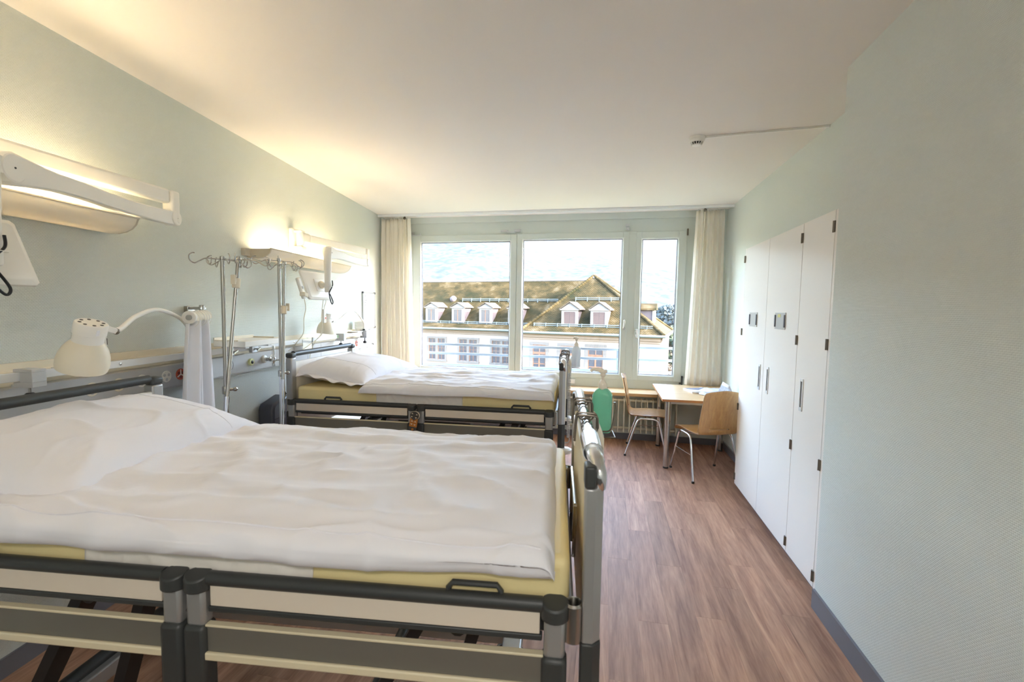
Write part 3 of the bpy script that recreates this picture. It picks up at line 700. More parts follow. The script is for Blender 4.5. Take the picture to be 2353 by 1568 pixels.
part('outlet_ring', MB().lathe([(.030, 0), (.030, .014), (.024, .018)], (.081, .03, 1.185), (1, 0, 0), 20), 'white_plastic', fm)
part('body', MB().lathe([(.014, 0), (.014, .02), (.010, .022), (.010, .035), (.016, .037), (.016, .05), (.009, .052), (.009, .085)], (.098, .03, 1.185), (1, -.25, 0), 16), 'steel', fm)
part('regulator', MB().lathe([(.006, 1.135), (.013, 1.138), (.013, 1.155), (.009, 1.158), (.012, 1.165), (.016, 1.175), (.016, 1.20), (.011, 1.206)], (.180, .005, 0), n=16), 'chrome', fm)
part('flow_tube', MB().lathe([(.013, 1.206), (.013, 1.292), (.010, 1.298)], (.180, .005, 0), n=16), 'clear_plastic', fm)
part('float_scale', MB().lathe([(.004, 1.208), (.004, 1.29)], (.180, .005, 0), n=8), 'white_plastic', fm)
part('knob', MB().cyl((.185, .015, 1.18), (.205, .045, 1.18), .006, 10).lathe([(.012, 0), (.015, .004), (.015, .014), (.011, .018)], (.205, .045, 1.18), (.55, .83, 0), 14), 'steel', fm)
# ---- tray on the rail
tr = wthing('wall_tray', 'square white tray clamped to the equipment rail beside the hanging cloth', 'tray', 3.06)
part('board', MB().box(.08, .302, -.205, .205, 1.324, 1.362), 'white_plastic', tr, bevel=.003)
part('raised_rim', MB().box(.08, .088, -.205, .205, 1.362, 1.384).box(.088, .25, -.205, -.197, 1.362, 1.370).box(.088, .25, .197, .205, 1.362, 1.372), 'cream_plastic', tr, bevel=.002)
for y in (-.15, .10):
    c = part('clamp', MB().box(.118, .160, y-.03, y+.03, 1.313, 1.324).box(.1405, .165, y-.03, y+.03, 1.26, 1.324).box(.16, .28, y-.02, y+.02, 1.312, 1.324), 'alu', tr, bevel=.002)
    part('wing_screw', MB().cyl((.165, y+.01, 1.285), (.185, y+.01, 1.285), .005, 8).beam((.19, y-.010, 1.277), (.19, y+.03, 1.293), .008, .010), 'steel', c)
# ---- clamps without anything in them
for u, lb in ((1.715, 'grey metal rail clamp with black screw above the nearest headboard'), (4.585, 'grey metal rail clamp with black screw above the far headboard')):
    c = wthing('rail_clamp', lb, 'clamp', u)
    part('jaw', MB().box(.112, .196, -.028, .028, 1.313, 1.326).box(.1405, .196, -.028, .028, 1.272, 1.313).box(.112, .196, -.028, .028, 1.250, 1.272).box(.1, .112, -.028, .028, 1.25, 1.262), 'panel_grey', c, bevel=.002)
    part('screw', MB().cyl((.15, 0, 1.25), (.15, 0, 1.215), .005, 8), 'steel', c)
    part('star_knob', MB().lathe([(.012, 1.205), (.02, 1.208), (.022, 1.215), (.012, 1.225)], (.15, 0, 0), n=8).beam((.15, -.03, 1.21), (.15, .03, 1.21), .01, .008), 'black_plastic', c)

# ---- gooseneck reading lamps
def reading_lamp(label, u, arm, head, lean):
    t = wthing('reading_lamp', label, 'lamp', u, 'gooseneck reading lamps on the wall rail')
    part('clamp', MB().box(.112, .190, -.025, .025, 1.313, 1.332).box(.1405, .190, -.025, .025, 1.245, 1.313).box(.112, .1405, -.025, .025, 1.245, 1.268), 'bed_alu', t, bevel=.003)
    part('clamp_screw', MB().cyl((.16, 0, 1.245), (.16, 0, 1.205), .006, 8).lathe([(.010, 1.18), (.02, 1.185), (.02, 1.2), (.008, 1.21)], (.16, 0, 0), n=8), 'black_plastic', t)
    part('collar', MB().cyl((.15, 0, 1.332), (.15, 0, 1.348), .014, 14), 'black_plastic', t)
    pts = [(.15, 0, 1.345), (.15, 0, 1.40)] + arm
    part('gooseneck', MB().tube(bezier(pts, 8), .0105, 12), 'white_plastic', t)
    H = Vector(head); ax = Vector(lean).normalized()
    a0 = Vector(arm[-1])
    part('arm_ring', MB().cyl(a0+(H-a0).normalized()*-.012, a0+(H-a0).normalized()*-.004, .0125, 14), 'hinge_bronze', t)
    sh = part('shade', MB().lathe([(.046, 0), (.055, -.010), (.067, -.030), (.075, -.055), (.079, -.080), (.078, -.100), (.075, -.112), (.073, -.112), (.075, -.085), (.070, -.05), (.060, -.025), (.044, -.008)], H-ax*.075, ax, 36, cap=False), 'cream_plastic', t)
    nk = part('neck', MB().lathe([(.043, -.078), (.046, -.076), (.046, -.045), (.050, -.043), (.050, -.004), (.047, 0), (.0, 0)], H, ax, 36, cap=False), 'white_plastic', t)
    e1 = ax.orthogonal().normalized(); e2 = ax.cross(e1)
    for i in range(8):
        a = 2*PI*i/8+.3; p = H+(e1*math.cos(a)+e2*math.sin(a))*.034
        part('vent_hole', MB().lathe([(.0055, -.001), (.0055, .0012)], p, ax, 10), 'black_plastic', nk)
    d = (a0-H); d = (d-ax*d.dot(ax)).normalized()
    yk = part('bracket', MB().beam(H-ax*.02+d*.045, H-ax*.11+d*.072, .022, .014, d).beam(H-ax*.022+d*.045, a0, .022, .022, ax), 'white_plastic', t, bevel=.003)
    part('switch', MB().beam(H-ax*.072+d*.068, H-ax*.10+d*.076, .018, .010, d), 'black_plastic', yk, bevel=.002)
    part('sticker', MB().beam(H-ax*.012-d*.02+ax.cross(d)*(-.0475), H-ax*.034-d*.02+ax.cross(d)*(-.0475), .012, .0012, ax.cross(d)), 'paper', nk)
    part('bulb', MB().lathe([(.005, -.07), (.02, -.08), (.03, -.11), (.028, -.13), (.012, -.148)], H, ax, 18), 'paper', sh)
    return t
reading_lamp('cream gooseneck reading lamp reaching over the nearest bed pillow', 2.60,
             [(.15, -.02, 1.435), (.20, -.15, 1.52), (.31, -.42, 1.572), (.44, -.68, 1.545), (.54, -.855, 1.500), (.575, -.92, 1.492)], (.597, -1.03, 1.528), (.35, -.06, 1))
reading_lamp('cream gooseneck reading lamp above the far bed pillow', 5.19,
             [(.15, -.015, 1.425), (.165, -.16, 1.50), (.19, -.38, 1.566), (.20, -.60, 1.525), (.22, -.80, 1.468), (.23, -.92, 1.462), (.233, -.97, 1.468)], (.235, -1.065, 1.533), (.06, .10, 1))

# ---- uplight troughs with glowing tubes
prof_o = [(.200, 2.034), (.188, 2.002), (.165, 1.980), (.130, 1.964), (.085, 1.957), (.03, 1.960), (.004, 1.966)]
prof_i = [(.004, 1.978), (.03, 1.972), (.085, 1.969), (.126, 1.976), (.157, 1.991), (.178, 2.010), (.190, 2.034)]
for u0, lb in ((.80, 'lit cream wall uplight trough above the nearest bed'), (3.328, 'lit cream wall uplight trough above the far bed')):
    t = wthing('wall_uplight', lb, 'wall lamp', u0, 'wall uplights')
    L = 1.41; YZ = lambda a, b, c: (a, c, b)
    part('trough', MB().prism(prof_o+prof_i, (.012, L-.012), YZ), 'trough_plastic', t, 40)
    cap = prof_o+[(.004, 2.030)]
    for a in (0, L-.012): part('end_cap', MB().prism(cap, (a, a+.012), YZ), 'trough_end', t, bevel=.0015)
    part('top_lip', MB().box(.188, .2035, 0, L, 2.030, 2.038), 'trough_end', t, bevel=.002)
    part('wall_profile', MB().box(.001, .035, -.06, L+.02, 1.975, 2.03), 'trough_end', t, bevel=.002)
    part('tube_lamp', MB().cyl((.088, .07, 2.000), (.088, L-.07, 2.000), .013, 14), 'tube_light', t)
    part('tube_socket', MB().box(.07, .106, .02, .07, 1.975, 2.02).box(.07, .106, L-.07, L-.02, 1.975, 2.02), 'white_plastic', t)

# ---- swing arms with bedside screens
def terminal(label, u, e, p, scr):
    """u wall plate, e elbow (x,y), p pivot (x,y), scr: (x,y) of upper left corner of the screen, all relative to (wall, plate)"""
    t = wthing('bedside_screen', label, 'screen', u, 'bedside screens on swing arms')
    part('wall_plate', MB().box(.001, .045, -.055, .055, 2.07, 2.29), 'white_plastic', t, bevel=.010)
    part('wall_bracket', MB().box(.03, .12, -.045, .05, 2.07, 2.135), 'white_plastic', t, bevel=.010)
    part('wall_bracket', MB().box(.03, .11, -.04, .045, 2.255, 2.275), 'white_plastic', t, bevel=.008)
    part('swivel', MB().lathe([(.03, 2.135), (.034, 2.14), (.034, 2.245), (.03, 2.255)], (.085, .0, 0), n=24), 'white_plastic', t)
    a = Vector((.085, .0, 2.21)); E_ = Vector((e[0], e[1], 2.21)); d = (E_-a).normalized(); sd = d.cross(Vector((0, 0, 1)))
    part('upper_arm', MB().beam(a+d*.02, E_-d*.03, .055, .080), 'white_plastic', t, bevel=.014)
    part('arm_shroud', MB().beam(a-d*.02, a+d*.10, .066, .095), 'white_plastic', t, bevel=.02)
    part('elbow', MB().beam(E_+Vector((0, 0, .037))-d*.0, E_+Vector((0, 0, -.145)), .07, .055, d), 'white_plastic', t, bevel=.012)
    P_ = Vector((p[0], p[1], 2.078)); E2 = Vector((e[0], e[1], 2.095)); d2 = (P_-E2).normalized(); n2 = Vector((0, 0, 1)).cross(d2)
    if n2.x < 0: n2 = -n2
    def la(s, w): return None
    top = []; bot = []
    for i in range(21):
        q = i/20; h = .040 + .006*math.sin(q*PI)*-1 + (.022*max(0, (q-.78)/.22)**1.5); c = E2+(P_-E2)*q + Vector((0, 0, -.010*math.sin(PI*min(1, q*1.5))))
        top.append(c+Vector((0, 0, h*.95))); bot.append(c-Vector((0, 0, h)))
    vs = [q+n2*s for s in (-.02, .025) for q in top+bot[::-1]]; N = 42
    part('lower_arm', MB().add(vs, [tuple(range(N)), tuple(range(2*N-1, N-1, -1))]+[(i, (i+1) % N, N+(i+1) % N, N+i) for i in range(N)]), 'white_plastic', t, 50, bevel=.006)
    for q, r_ in ((E2, .042), (P_, .050)):
        j = part('joint_disc', MB().lathe([(r_, -.03), (r_, .030), (r_-.004, .034)], q, n2, 28), 'white_plastic', t)
        part('screw', MB().lathe([(.004, 0), (.003, .002)], q+n2*.034, n2, 8), 'gap_dark', j)
    D = Vector((p[0]+.032, p[1]-.078, 0))
    part('drop_tube', MB().lathe([(.028, 2.118), (.033, 2.112), (.033, 2.0), (.031, 1.97), (.031, 1.92), (.028, 1.90), (.028, 1.735), (.024, 1.725)], D, n=20).beam(P_, D+Vector((0, 0, 2.078)), .045, .06), 'white_plastic', t, bevel=.003)
    # screen seen from behind: top edge nearer the wall
    X0, Y0 = scr; wv = Vector((.05, .37, 0)).normalized(); hv = Vector((.07, .025, -.24)).normalized(); nb = wv.cross(hv)
    if nb.x < 0: nb = -nb
    o0 = Vector((X0, Y0, 1.90)); Wd, Ht = .365, .25
    def SP(a, b, c): return o0+wv*a+hv*b+nb*c
    sc = MB(); rim = [(.012, 0), (Wd-.012, 0), (Wd, .012), (Wd, Ht-.012), (Wd-.012, Ht), (.012, Ht), (0, Ht-.012), (0, .012)]
    sc.add([SP(a, b, -.012) for a, b in rim]+[SP(a, b, .006) for a, b in rim]+[SP(Wd/2+(a-Wd/2)*.90, Ht/2+(b-Ht/2)*.86, .018) for a, b in rim],
           [tuple(range(7, -1, -1)), tuple(range(16, 24))]+[(i, (i+1) % 8, 8+(i+1) % 8, 8+i) for i in range(8)]+[(8+i, 8+(i+1) % 8, 16+(i+1) % 8, 16+i) for i in range(8)])
    s0 = part('screen', sc, 'white_plastic', t, 25, bevel=.002)
    part('display', MB().add([SP(a, b, -.0125) for a, b in ((.015, .015), (Wd-.015, .015), (Wd-.015, Ht-.03), (.015, Ht-.03))], [(0, 1, 2, 3)]), 'black_plastic', s0)
    part('back_slot', MB().add([SP(.265+q*.009*math.cos(a), .14+.018*(1 if math.sin(a) > 0 else -1)+.009*math.sin(a), .0188) for q in (1,) for a in [2*PI*i/20+.01 for i in range(20)]], [tuple(range(20))]), 'seam', s0)
    mp = part('mount_plate', MB().add([SP(.12+a, .07+b, c) for c in (.017, .024) for a, b in ((0, 0), (.13, 0), (.13, .11), (0, .11))], [(3, 2, 1, 0), (4, 5, 6, 7), (0, 1, 5, 4), (1, 2, 6, 5), (2, 3, 7, 6), (3, 0, 4, 7)]), 'white_plastic', t, bevel=.003)
    part('mount_ball', MB().lathe([(.03, 0), (.034, .012), (.026, .03), (.012, .036)], SP(.185, .125, .024), nb, 22).beam(SP(.185, .125, .05), D+Vector((0, 0, 1.79)), .025, .025), 'cream_plastic', t)
    bc = [D+Vector((.032, .015, 1.83)), D+Vector((.036, .012, 1.79)), D+Vector((.037, -.02, 1.755)), D+Vector((.025, -.03, 1.72)), D+Vector((.03, -.02, 1.66)), D+Vector((.03, .012, 1.625)), D+Vector((.03, .025, 1.65)), D+Vector((.02, -.01, 1.715))]
    part('black_cable', MB().tube(bezier(bc, 6), .0048, 8), 'black_plastic', t)
    part('cable_clip', MB().tube([(D.x+.040*math.cos(a), D.y+.040*math.sin(a), 1.775) for a in [2*PI*i/18 for i in range(18)]], .0025, 6, True), 'white_plastic', t)
    return t, SP
tA, SPA = terminal('white bedside screen on swing arm cut by the left edge above the nearest bed', 1.50, (VW*-1-2.16, 1.00), (VW*-1-1.935, .016), (.24, -.285))
tB, SPB = terminal('white bedside screen on swing arm above the far bed', 3.95, (VW*-1-2.0, .98), (VW*-1-1.935, -.02), (.235, -.30))
hs = wthing('telephone_handset', 'white telephone handset cradled on the left edge of the far bedside screen', 'handset', 3.95)
H0 = Vector((.245, -.345, 1.835)); hd = Vector((.04, .03, -.17)); 
part('body', MB().beam(H0, H0+hd, .045, .028, (1, 0, 0)), 'white_plastic', hs, bevel=.010)
part('cradle', MB().beam(H0+hd*.78+Vector((.01, -.028, 0)), H0+hd*.78+Vector((0, .05, -.01)), .045, .035), 'cream_plastic', hs, bevel=.006)
part('button', MB().beam(H0+hd*.40+Vector((.017, 0, 0)), H0+hd*.52+Vector((.017, 0, 0)), .012, .004, (1, 0, 0)), 'seam', hs)
part('cord', MB().tube(bezier([H0+hd, H0+hd+Vector((.005, .01, -.08)), (.27, -.30, 1.50), (.255, -.285, 1.38), (.20, -.29, 1.30), (.16, -.27, 1.26), (.10, -.25, 1.22)], 8), .0032, 6), 'cream_plastic', hs)
cb = wthing('call_button', 'white call button with red key hanging on a cord below the far bedside screen', 'call button', 3.985)
part('body', MB().box(.265, .287, -.023, .020, 1.455, 1.578), 'white_plastic', cb, bevel=.005)
part('red_key', MB().lathe([(.011, 0), (.010, .003)], (.287, .004, 1.498), (1, 0, 0), 16), 'red_button', cb)
part('yellow_key', MB().lathe([(.004, 0), (.004, .002)], (.287, .004, 1.524), (1, 0, 0), 10).lathe([(.004, 0), (.004, .002)], (.287, .004, 1.472), (1, 0, 0), 10), 'yellow_tape', cb)
part('cord', MB().tube(bezier([(.276, 0, 1.578), (.278, .0, 1.60), (.29, .01, 1.65), (.30, -.03, 1.70)], 6), .003, 6)
     .tube(bezier([(.30, -.05, 1.70), (.285, -.06, 1.55), (.27, -.05, 1.36), (.20, -.10, 1.27), (.12, -.16, 1.20)], 8), .0032, 6).tube(bezier([(.27, 0, 1.455), (.26, -.005, 1.36), (.20, .0, 1.30), (.15, .0, 1.20), (.12, 0, 1.05)], 8), .0025, 6), 'cream_plastic', cb)
ch = wthing('card_holder', 'clear plastic card holder on the rail above the far headboard', 'card holder', 3.93)
part('sleeve', MB().box(.1405, .146, -.085, .085, 1.205, 1.316), 'clear_plastic', ch)
part('card', MB().box(.142, .144, -.075, .070, 1.212, 1.309), 'paper', ch)
part('edge', MB().box(.1405, .147, .085, .092, 1.203, 1.318), 'slate_plastic', ch)
# ---- whiteboard
wb = wthing('whiteboard', 'narrow whiteboard with printed headings beside the left curtain', 'whiteboard', 5.69)
part('board', MB().box(.004, .014, -.19, .19, 1.345, 1.785), 'paper', wb)
part('frame', MB().box(.002, .020, -.197, -.183, 1.345, 1.785).box(.002, .020, .183, .197, 1.345, 1.785).box(.002, .020, -.183, .183, 1.338, 1.352).box(.002, .020, -.183, .183, 1.778, 1.792), 'bed_alu', wb, bevel=.002)
for y in (-.19, .19):
    for z in (1.344, 1.786): part('corner', MB().box(.001, .023, y-.012, y+.012, z-.012, z+.012), 'slate_plastic', wb, bevel=.003)
ink = MB()
for z, w in ((1.742, .07), (1.708, .10), (1.690, .085), (1.660, .075), (1.630, .045), (1.600, .035), (1.572, .08), (1.534, .09)): ink.box(.014, .0145, -.155, -.155+w, z-.004, z+.004)
ink.box(.014, .0145, .0, .08, 1.762, 1.767)
for y in (-.15, .01): ink.box(.014, .0145, y, y+.06, 1.512, 1.518)
part('headings', ink, 'ink', wb)['kind'] = 'stuff'
li = MB()
for z in (1.725, 1.675, 1.645, 1.615, 1.587, 1.552): li.box(.014, .0143, -.155, .15, z-.0007, z+.0007)
for y0, y1 in ((-.15, -.01), (.02, .15)):
    for q in ((y0, y0+.001, 1.43, 1.505), (y1, y1+.001, 1.43, 1.505), (y0, y1, 1.43, 1.431), (y0, y1, 1.505, 1.506), (y0+.04, y0+.09, 1.488, 1.492), (y0+.02, y0+.11, 1.465, 1.468), (y0+.02, y0+.1, 1.45, 1.454)): li.box(.014, .0143, *q)
part('form_lines', li, 'ink_light', wb)['kind'] = 'stuff'
# ---- bowls and paper on the duct's end ledge, bundle of cords beside it
bw = wthing('bowl', 'stack of white paper bowls on the end of the duct under the whiteboard', 'bowl', 5.22)
for i in range(4): part('bowl_layer', MB().lathe([(.045, 1.328+.018*i), (.060, 1.345+.018*i), (.066, 1.372+.018*i), (.069, 1.374+.018*i), (.066, 1.378+.018*i), (.058, 1.352+.018*i), (.043, 1.334+.018*i)], (.092, 0, 0), n=28, cap=False), 'white_plastic', bw)
part('bowl_base', MB().lathe([(.045, 1.327), (.045, 1.331)], (.092, 0, 0), n=28), 'white_plastic', bw)
part('top_dome', MB().lathe([(.066, 1.430), (.060, 1.442), (.04, 1.452), (.01, 1.456)], (.092, 0, 0), n=28), 'white_plastic', bw)
pp = tag(part('paper_towel', MB().grid(14, 8, lambda a, b: (.05+.09*b, .0+.20*a, 1.333+.022*math.sin(a*5+b)*a+.010*b*a)), 'paper', None, 180, loc=F(VW, 5.315, 0), rot=(0, 0, LA)), 'crumpled white paper towel sticking out past the bowls on the duct end', 'paper towel')
so = pp.modifiers.new('solid', 'SOLIDIFY'); so.thickness = .002
cbd = wthing('cord_bundle', 'bundle of tied white cords hanging from the right end of the duct', 'cords', 5.52)
lp = MB(); rr = random.Random(5)
for i in range(7):
    ph = rr.uniform(-.6, .6); w = rr.uniform(.02, .035); h = rr.uniform(.05, .085); a0 = rr.uniform(-1.9, 1.2)
    c = Vector((.11+.008*i, 0, 1.150)); dr = Vector((.3*math.sin(ph), math.cos(a0), math.sin(a0))); pr_ = Vector((0, -math.sin(a0), math.cos(a0)))
    lp.tube([c+dr*(h*(1-math.cos(q)))*.5+pr_*w*math.sin(q) for q in [2*PI*j/20 for j in range(21)]], .0028, 6)
for i in range(3): lp.tube(bezier([(.11+.01*i, .0, 1.15), (.10+.01*i, -.03-.02*i, 1.09), (.09, -.06-.03*i, .95), (.08, -.08-.03*i, .7)], 6), .003, 6)
lp.tube(bezier([(.085, -.215, 1.185), (.13, -.19, 1.20), (.14, -.10, 1.19), (.115, -.02, 1.16)], 8), .004, 6).tube(bezier([(.15, -.16, 1.30), (.13, -.10, 1.25), (.115, -.02, 1.16)], 6), .003, 6)
part('cords', lp, 'white_plastic', cbd)
part('tie', MB().lathe([(.012, -.012), (.012, .012)], (.13, 0, 1.15), (1, 0, 0), 10), 'panel_grey', cbd)
# ---- folded cloth screen hanging from a wall bracket
hc = wthing('hanging_cloth', 'folded white privacy cloth hanging from a wall holder beside the nearest bed', 'cloth', 2.58)
part('bracket', MB().box(.001, .03, .13, .19, 1.535, 1.592).box(.03, .11, .135, .185, 1.57, 1.588).cyl((.10, .16, 1.50), (.10, .16, 1.60), .016, 12), 'steel', hc, bevel=.003)
ra, rb = Vector((.145, .14, 1.535)), Vector((.262, -.14, 1.528)); dd = (rb-ra).normalized()
part('roller', MB().cyl(ra, rb-dd*.01, .030, 20), 'cream_plastic', hc)
part('end_knob', MB().lathe([(.020, -.002), (.036, 0), (.038, .012), (.034, .02), (.016, .021)], rb-dd*.012, dd, 26), 'white_plastic', hc)
part('end_plug', MB().lathe([(.016, 0), (.016, .003)], rb+dd*.008, dd, 20), 'steel', hc)
for i in range(6):
    q = ra+(rb-ra)*(.12+.155*i); e1 = Vector((0, 0, 1)); e2 = dd.cross(e1)
    part('ring', MB().tube([q+e1*(-.012+.046*math.cos(a))+e2*.040*math.sin(a) for a in [2*PI*j/20 for j in range(20)]], .0016, 6, True), 'white_plastic', hc)
def cl(a, b):
    z = 1.510-(1.510-.62)*b; sp = 1+.95*b**.7
    c = ra+(rb-ra)*(.5+(a-.5)*1.02*sp+.12*b); e2 = dd.cross(Vector((0, 0, 1)))
    w = (.030+.012*b)*math.sin(2*PI*4.5*a+.4+.5*b) + .012*math.sin(2*PI*7*a+1+b)
    return (c.x+e2.x*w, c.y+e2.y*w, z+.006*math.sin(2*PI*4.5*a+1))
o = part('cloth', MB().grid(120, 24, cl), 'curtain_white', hc, 180); so = o.modifiers.new('solid', 'SOLIDIFY'); so.thickness = .0018
part('care_mark', MB().box(.247, .2478, -.092, -.086, 1.40, 1.42), 'ink', hc)
# ---- grey plastic bin between wall and far headboard
bn = wthing('waste_bin', 'dark grey plastic bin with sloping lid beside the far headboard', 'bin', 3.50)
part('body', MB().prism([(-.11, 0), (-.11, .775), (-.10, .805), (-.08, .825), (.12, .868), (.12, 0)], (.02, .15), lambda a, b, c: (c, a, b)), 'slate_plastic', bn, bevel=.02)
part('lid_line', MB().box(.1495, .152, -.09, .11, .70, .705), 'black_plastic', bn)

# ---- IV poles: two upright stands and two loose poles leaning against them
def crown(parent, top, ang):
    for k in range(2):
        a = ang+k*1.15; d = Vector((math.cos(a), math.sin(a), 0)); pts = []
        for s in (-1, 1):
            h = [d*s*.04+Vector((0, 0, .0)), d*s*.09+Vector((0, 0, -.002)), d*s*.125+Vector((0, 0, -.020)), d*s*.150+Vector((0, 0, -.032)), d*s*.172+Vector((0, 0, -.020)), d*s*.176+Vector((0, 0, .004)), d*s*.160+Vector((0, 0, .018)), d*s*.148+Vector((0, 0, .020))]
            pts.append([Vector(top)+q for q in h])
        part('hook_wire', MB().tube(bezier(pts[0][::-1]+pts[1], 5), .0032, 8), 'steel', parent)
        e = d.cross(Vector((0, 0, 1)))
        for s in ((-1, 1) if k == 0 else ()):
            c = Vector(top)+d*s*.085
            part('hook_loop', MB().tube(bezier([c, c+e*.012+Vector((0, 0, -.018)), c+e*.02+Vector((0, 0, -.034)), c+e*.034+Vector((0, 0, -.024)), c+e*.038+Vector((0, 0, .004))], 5), .003, 6), 'steel', parent)
def iv_stand(label, v, u, h, ang):
    t = thing('iv_pole', label, 'IV pole', F(v, u, 0), LA)
    part('lower_tube', MB().cyl((0, 0, .10), (0, 0, 1.12), .0135, 16), 'chrome', t)
    part('upper_tube', MB().cyl((0, 0, 1.10), (0, 0, h), .0105, 16).lathe([(.0125, h-.012), (.0125, h+.004), (.006, h+.008)], n=14), 'steel', t)
    part('collar', MB().lathe([(.017, 1.105), (.019, 1.11), (.019, 1.145), (.015, 1.15)], n=16).lathe([(.007, 0), (.007, .018), (.012, .022), (.013, .034), (.007, .042)], (.012, .012, 1.127), (.5, .86, 0), 14), 'steel', t)
    crown(t, (0, 0, h-.012), ang)
    for i in range(5):
        a = ang+.5+2*PI*i/5; q = Vector((.2*math.cos(a), .2*math.sin(a), .0))
        f = part('base_foot', MB().beam((0, 0, .105), q+Vector((0, 0, .075)), .026, .02), 'steel', t)
        part('castor', MB().cyl(q+Vector((-.012, 0, .026)), q+Vector((.012, 0, .026)), .026, 14).cyl(q+Vector((0, 0, .03)), q+Vector((0, 0, .08)), .006, 8), 'dark_plastic', f)
    return t
def iv_loose(label, foot, top, zc, ang, side):
    t = thing('iv_rod', label, 'IV rod', F(foot[0], foot[1], 0), LA)
    T = Vector((top[0]-foot[0], top[1]-foot[1], top[2])); d = T.normalized(); at = lambda z: d*(z/d.z)
    part('lower_tube', MB().cyl(at(.012), at(1.10), .0135, 16), 'chrome', t)
    part('upper_tube', MB().cyl(at(1.08), T, .0105, 16).lathe([(.0125, -.012), (.0125, .004), (.006, .008)], T, d, 14), 'steel', t)
    part('rubber_foot', MB().lathe([(.016, .0), (.017, .03), (.014, .04)], at(.0), d, 14), 'dark_plastic', t)
    part('clamp', MB().lathe([(.0135, -.028), (.0205, -.026), (.0205, .026), (.0135, .028)], at(zc), d, 16).beam(at(zc)+Vector((.004, .0, .01)), at(zc)+Vector((.006, .032*side, .018)), .016, .022).beam(at(zc)+Vector((.008, .036*side, -.008)), at(zc)+Vector((.008, .036*side, .045)), .010, .026, (1, 0, 0)), 'cream_plastic', t, bevel=.002)
    crown(t, T-d*.012, ang)
    return t
iv_stand('upright chrome IV pole between the beds beside the hanging cloth', -1.78, 2.392, 1.862, 1.25)
iv_loose('chrome IV rod leaning across the pole beside the hanging cloth', (-1.745, 2.175), (-1.742, 2.472, 1.870), 1.725, 2.1, -1)
iv_stand('upright chrome IV pole close to the far headboard', -1.86, 3.055, 1.925, .95)
iv_loose('chrome IV rod leaning in front of the pole by the far headboard', (-1.79, 2.905), (-1.80, 3.02, 1.897), 1.575, 1.6, 1)
# ================================================================ TABLE, CHAIRS, PAPERS
tb = thing('table', 'small square beech table with round chrome legs by the window', 'table', (.994, 5.275, 0))
part('tabletop', MB().box(-.406, .406, -.50, .505, .694, .72), 'beech', tb, bevel=.003)
part('edge_band', MB().box(-.4075, .4075, -.5015, -.499, .695, .719).box(-.4075, -.405, -.5, .505, .695, .719), 'beech_edge', tb)
part('apron', MB().box(-.36, .36, -.45, -.43, .665, .694).box(-.36, .36, .43, .45, .665, .694).box(-.36, -.34, -.43, .43, .665, .694).box(.34, .36, -.43, .43, .665, .694), 'bed_alu', tb)
for x, y in ((-.348, -.47), (-.341, .325), (.347, .29), (.347, -.47)):
    l_ = part('leg', MB().cyl((x, y, .015), (x, y, .694), .026, 20), 'steel', tb)
    part('foot_cap', MB().lathe([(.024, 0), (.027, .004), (.027, .018)], (x, y, 0), n=18), 'dark_plastic', l_)
